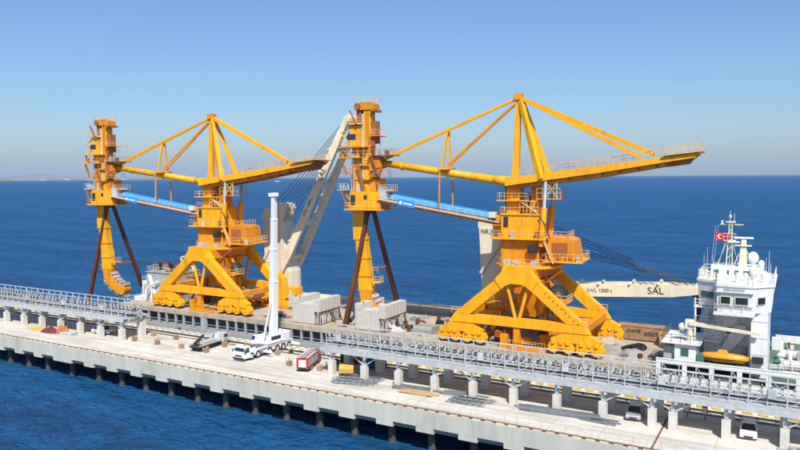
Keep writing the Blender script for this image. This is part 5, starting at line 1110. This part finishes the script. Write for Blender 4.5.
# ------------------------------------------------------------------ loose material on the pier
def frames(x, y, rz, n, L_, label, name='scaffold_frames'):
    t = thing(name, label, 'steel frames', (x,y,0.004), rz); rnd = random.Random(int(x*13))
    for k in range(n):
        fm = MB(); W_ = rnd.uniform(0.9,1.4); L2 = L_*rnd.uniform(0.75,1.0); z_ = 0.06+0.11*(k//3)
        for s in (-1,1): fm.tube((-L2/2,s*W_/2,z_),(L2/2,s*W_/2,z_),0.055,0.055,5)
        for j in range(int(L2/0.9)+1): fm.tube((-L2/2+j*0.9,-W_/2,z_),(-L2/2+j*0.9,W_/2,z_),0.045,0.045,5)
        o = fm.build('frame', 'steel', t, (rnd.uniform(-0.8,0.8), -1.35+1.35*(k%3)+rnd.uniform(-0.2,0.2), 0)); o.rotation_euler = (0,0,rnd.uniform(-0.09,0.09))
def bundle(x, y, rz, n, L_, label, m='steel', cat='steel beams', name='beam_bundle', wd=0.16):
    t = thing(name, label, cat, (x,y,0.004), rz); rnd = random.Random(int(x*17+y))
    for k in range(n):
        j, lay = k % 6, k // 6; L2 = L_*rnd.uniform(0.6,1.0); o = MB().box(-L2/2,L2/2,-wd/2,wd/2,0,wd).build('beam', m, t, (rnd.uniform(-0.6,0.6), -0.9+0.34*j+rnd.uniform(-0.05,0.05), lay*(wd+0.012))); o.rotation_euler = (0,0,rnd.uniform(-0.04,0.04) if lay == 0 else 0)
frames(-55.6,85.0,R(12),9,7.0,'spread of grey scaffold frames lying behind the mustard compressor'.replace('behind','beside'))
bundle(-46.6,85.6,R(3),11,7.5,'bundle of dark grey steel beams lying beside the tan planks')
bundle(-44.6,84.2,R(2),10,5.0,'low stack of tan timber planks on the pier edge side of the columns','tan','planks','plank_stack',0.2)
frames(-36.8,84.9,R(5),8,5.5,'small spread of grey scaffold frames between tan planks and long steel beams')
bundle(-25.2,85.3,R(3),16,11.5,'long stack of grey steel beams lying in front of three columns')
bundle(-40.6,86.5,R(8),8,4.5,'short bundle of grey steel beams between two white columns')
bundle(-20.2,84.9,R(-4),7,4.0,'short bundle of dark beams lying near the silver car')
frames(2.0,84.0,R(5),9,6.0,'spread of grey scaffold frames near the white car')
t = thing('air_compressor', 'mustard yellow air compressor standing by the scaffold frames', 'compressor', (-58.6,86.9,0.004), R(25))
MB().prismx([(-0.9,0.5),(0.9,0.5),(0.95,1.1),(0.6,1.65),(-0.5,1.7),(-0.95,1.2)],-1.1,1.1).build('hood', 'mustard', t); MB().box(-1.0,1.0,-0.8,0.8,0.3,0.497).build('frame', 'dark', t); MB().beam((1.0,0,0.4),(2.0,0,0.15),0.1,0.1).build('tow_bar', 'dark', t)
for s in (-1,1): add_wheel(t, (s*0.85,0.0,0.33), 'S')
t = thing('blue_container', 'dark blue steel container under the end of the conveyor gallery', 'container', (-57.2,92.6,0.004), R(3)); MB().box(-1.6,1.6,-1.1,1.1,0.1,2.3).build('box', 'bluebox', t)
for k in range(8): MB().box(-1.5+k*0.4,-1.35+k*0.4,-1.16,-1.103,0.2,2.2).build('rib', 'bluebox', t)
t = thing('brown_container', 'rusty brown steel container under the end of the conveyor gallery', 'container', (-62.0,93.4,0.004), R(2)); MB().box(-1.5,1.5,-1.1,1.1,0.1,2.2).build('box', 'brown', t)
for k in range(7): MB().box(-1.4+k*0.42,-1.25+k*0.42,-1.16,-1.103,0.2,2.1).build('rib', 'brown', t)
tag(heap((-131.5,84.5,0.003),3.0,0.8,0.5,1.1,40,1.0).build('tarpaulin_roll', 'mustard', None), 'long yellow tarpaulin heap lying on the pier under the gallery', 'tarpaulin')
tag(heap((-126.8,84.5,0.003),1.9,1.1,0.8,6.6,40,1.1).build('net_heap', 'maroon', None), 'maroon net heap lying between the yellow and orange heaps', 'net')
tag(heap((-123.6,84.7,0.003),1.7,1.1,0.95,9.2,40,1.1).build('net_heap', 'orange', None), 'bright orange net heap lying beside a white column', 'net')
t = thing('pallet_stack', 'grey flat pallets stacked beside the orange net heap', 'pallets', (-121.2,84.3,0.004), R(10))
for k in range(3): MB().box(-1.4,1.4,-0.8,0.8,0.2*k,0.2*k+0.16).build('pallet', 'galv', t)
for i, (x, y) in enumerate(((-83.2,92.2),(-82.4,93.4),(-74.3,93.2))):
    t = thing('rope_reel', ('small timber drum beside the mobile crane front wheels' if i < 2 else 'small timber drum between mobile crane and red truck'), 'drum', (x,y,0.004), 0.4*i, 'timber drums near the mobile crane' if i < 2 else None)
    MB().tube((-0.35,0,0.5),(0.35,0,0.5),0.3,0.3,12).build('core', 'rubber', t)
    for s in (-0.42,0.35): MB().tube((s,0,0.5),(s+0.07,0,0.5),0.5,0.5,14).build('flange', 'tan', t)

for k, (x, lb_) in enumerate(((-11.9,'small red fire cabinet beside the paired columns by the expansion joint'),(-9.9,'small red fire cabinet between the paired columns and the white car'))):
    t = thing('fire_cabinet', lb_, 'cabinet', (x+0.9,91.6,0.004)); MB().box(-0.3,0.3,-0.25,0.25,0.6,1.7).build('box','red',t); MB().box(-0.05,0.05,-0.05,0.05,0,0.597).build('post','dark',t); MB().box(-0.22,0.22,-0.28,-0.253,0.75,1.55).build('door','white',t)
# ------------------------------------------------------------------ hazy air
HAZE = True
if HAZE:
    hm = bpy.data.materials.new('haze_air'); hm.use_nodes = True; nn = hm.node_tree.nodes; nn.clear()
    vo = nn.new('ShaderNodeVolumePrincipled'); vo.inputs['Density'].default_value = 0.00002; vo.inputs['Color'].default_value = (0.62,0.78,0.98,1); vo.inputs['Anisotropy'].default_value = 0.0
    ou = nn.new('ShaderNodeOutputMaterial'); hm.node_tree.links.new(vo.outputs[0], ou.inputs['Volume'])
    hz_ = MB().box(-58000,58000,-18000,58000,SEAZ-4,900).build('haze', hm); hz_['kind'] = 'stuff'
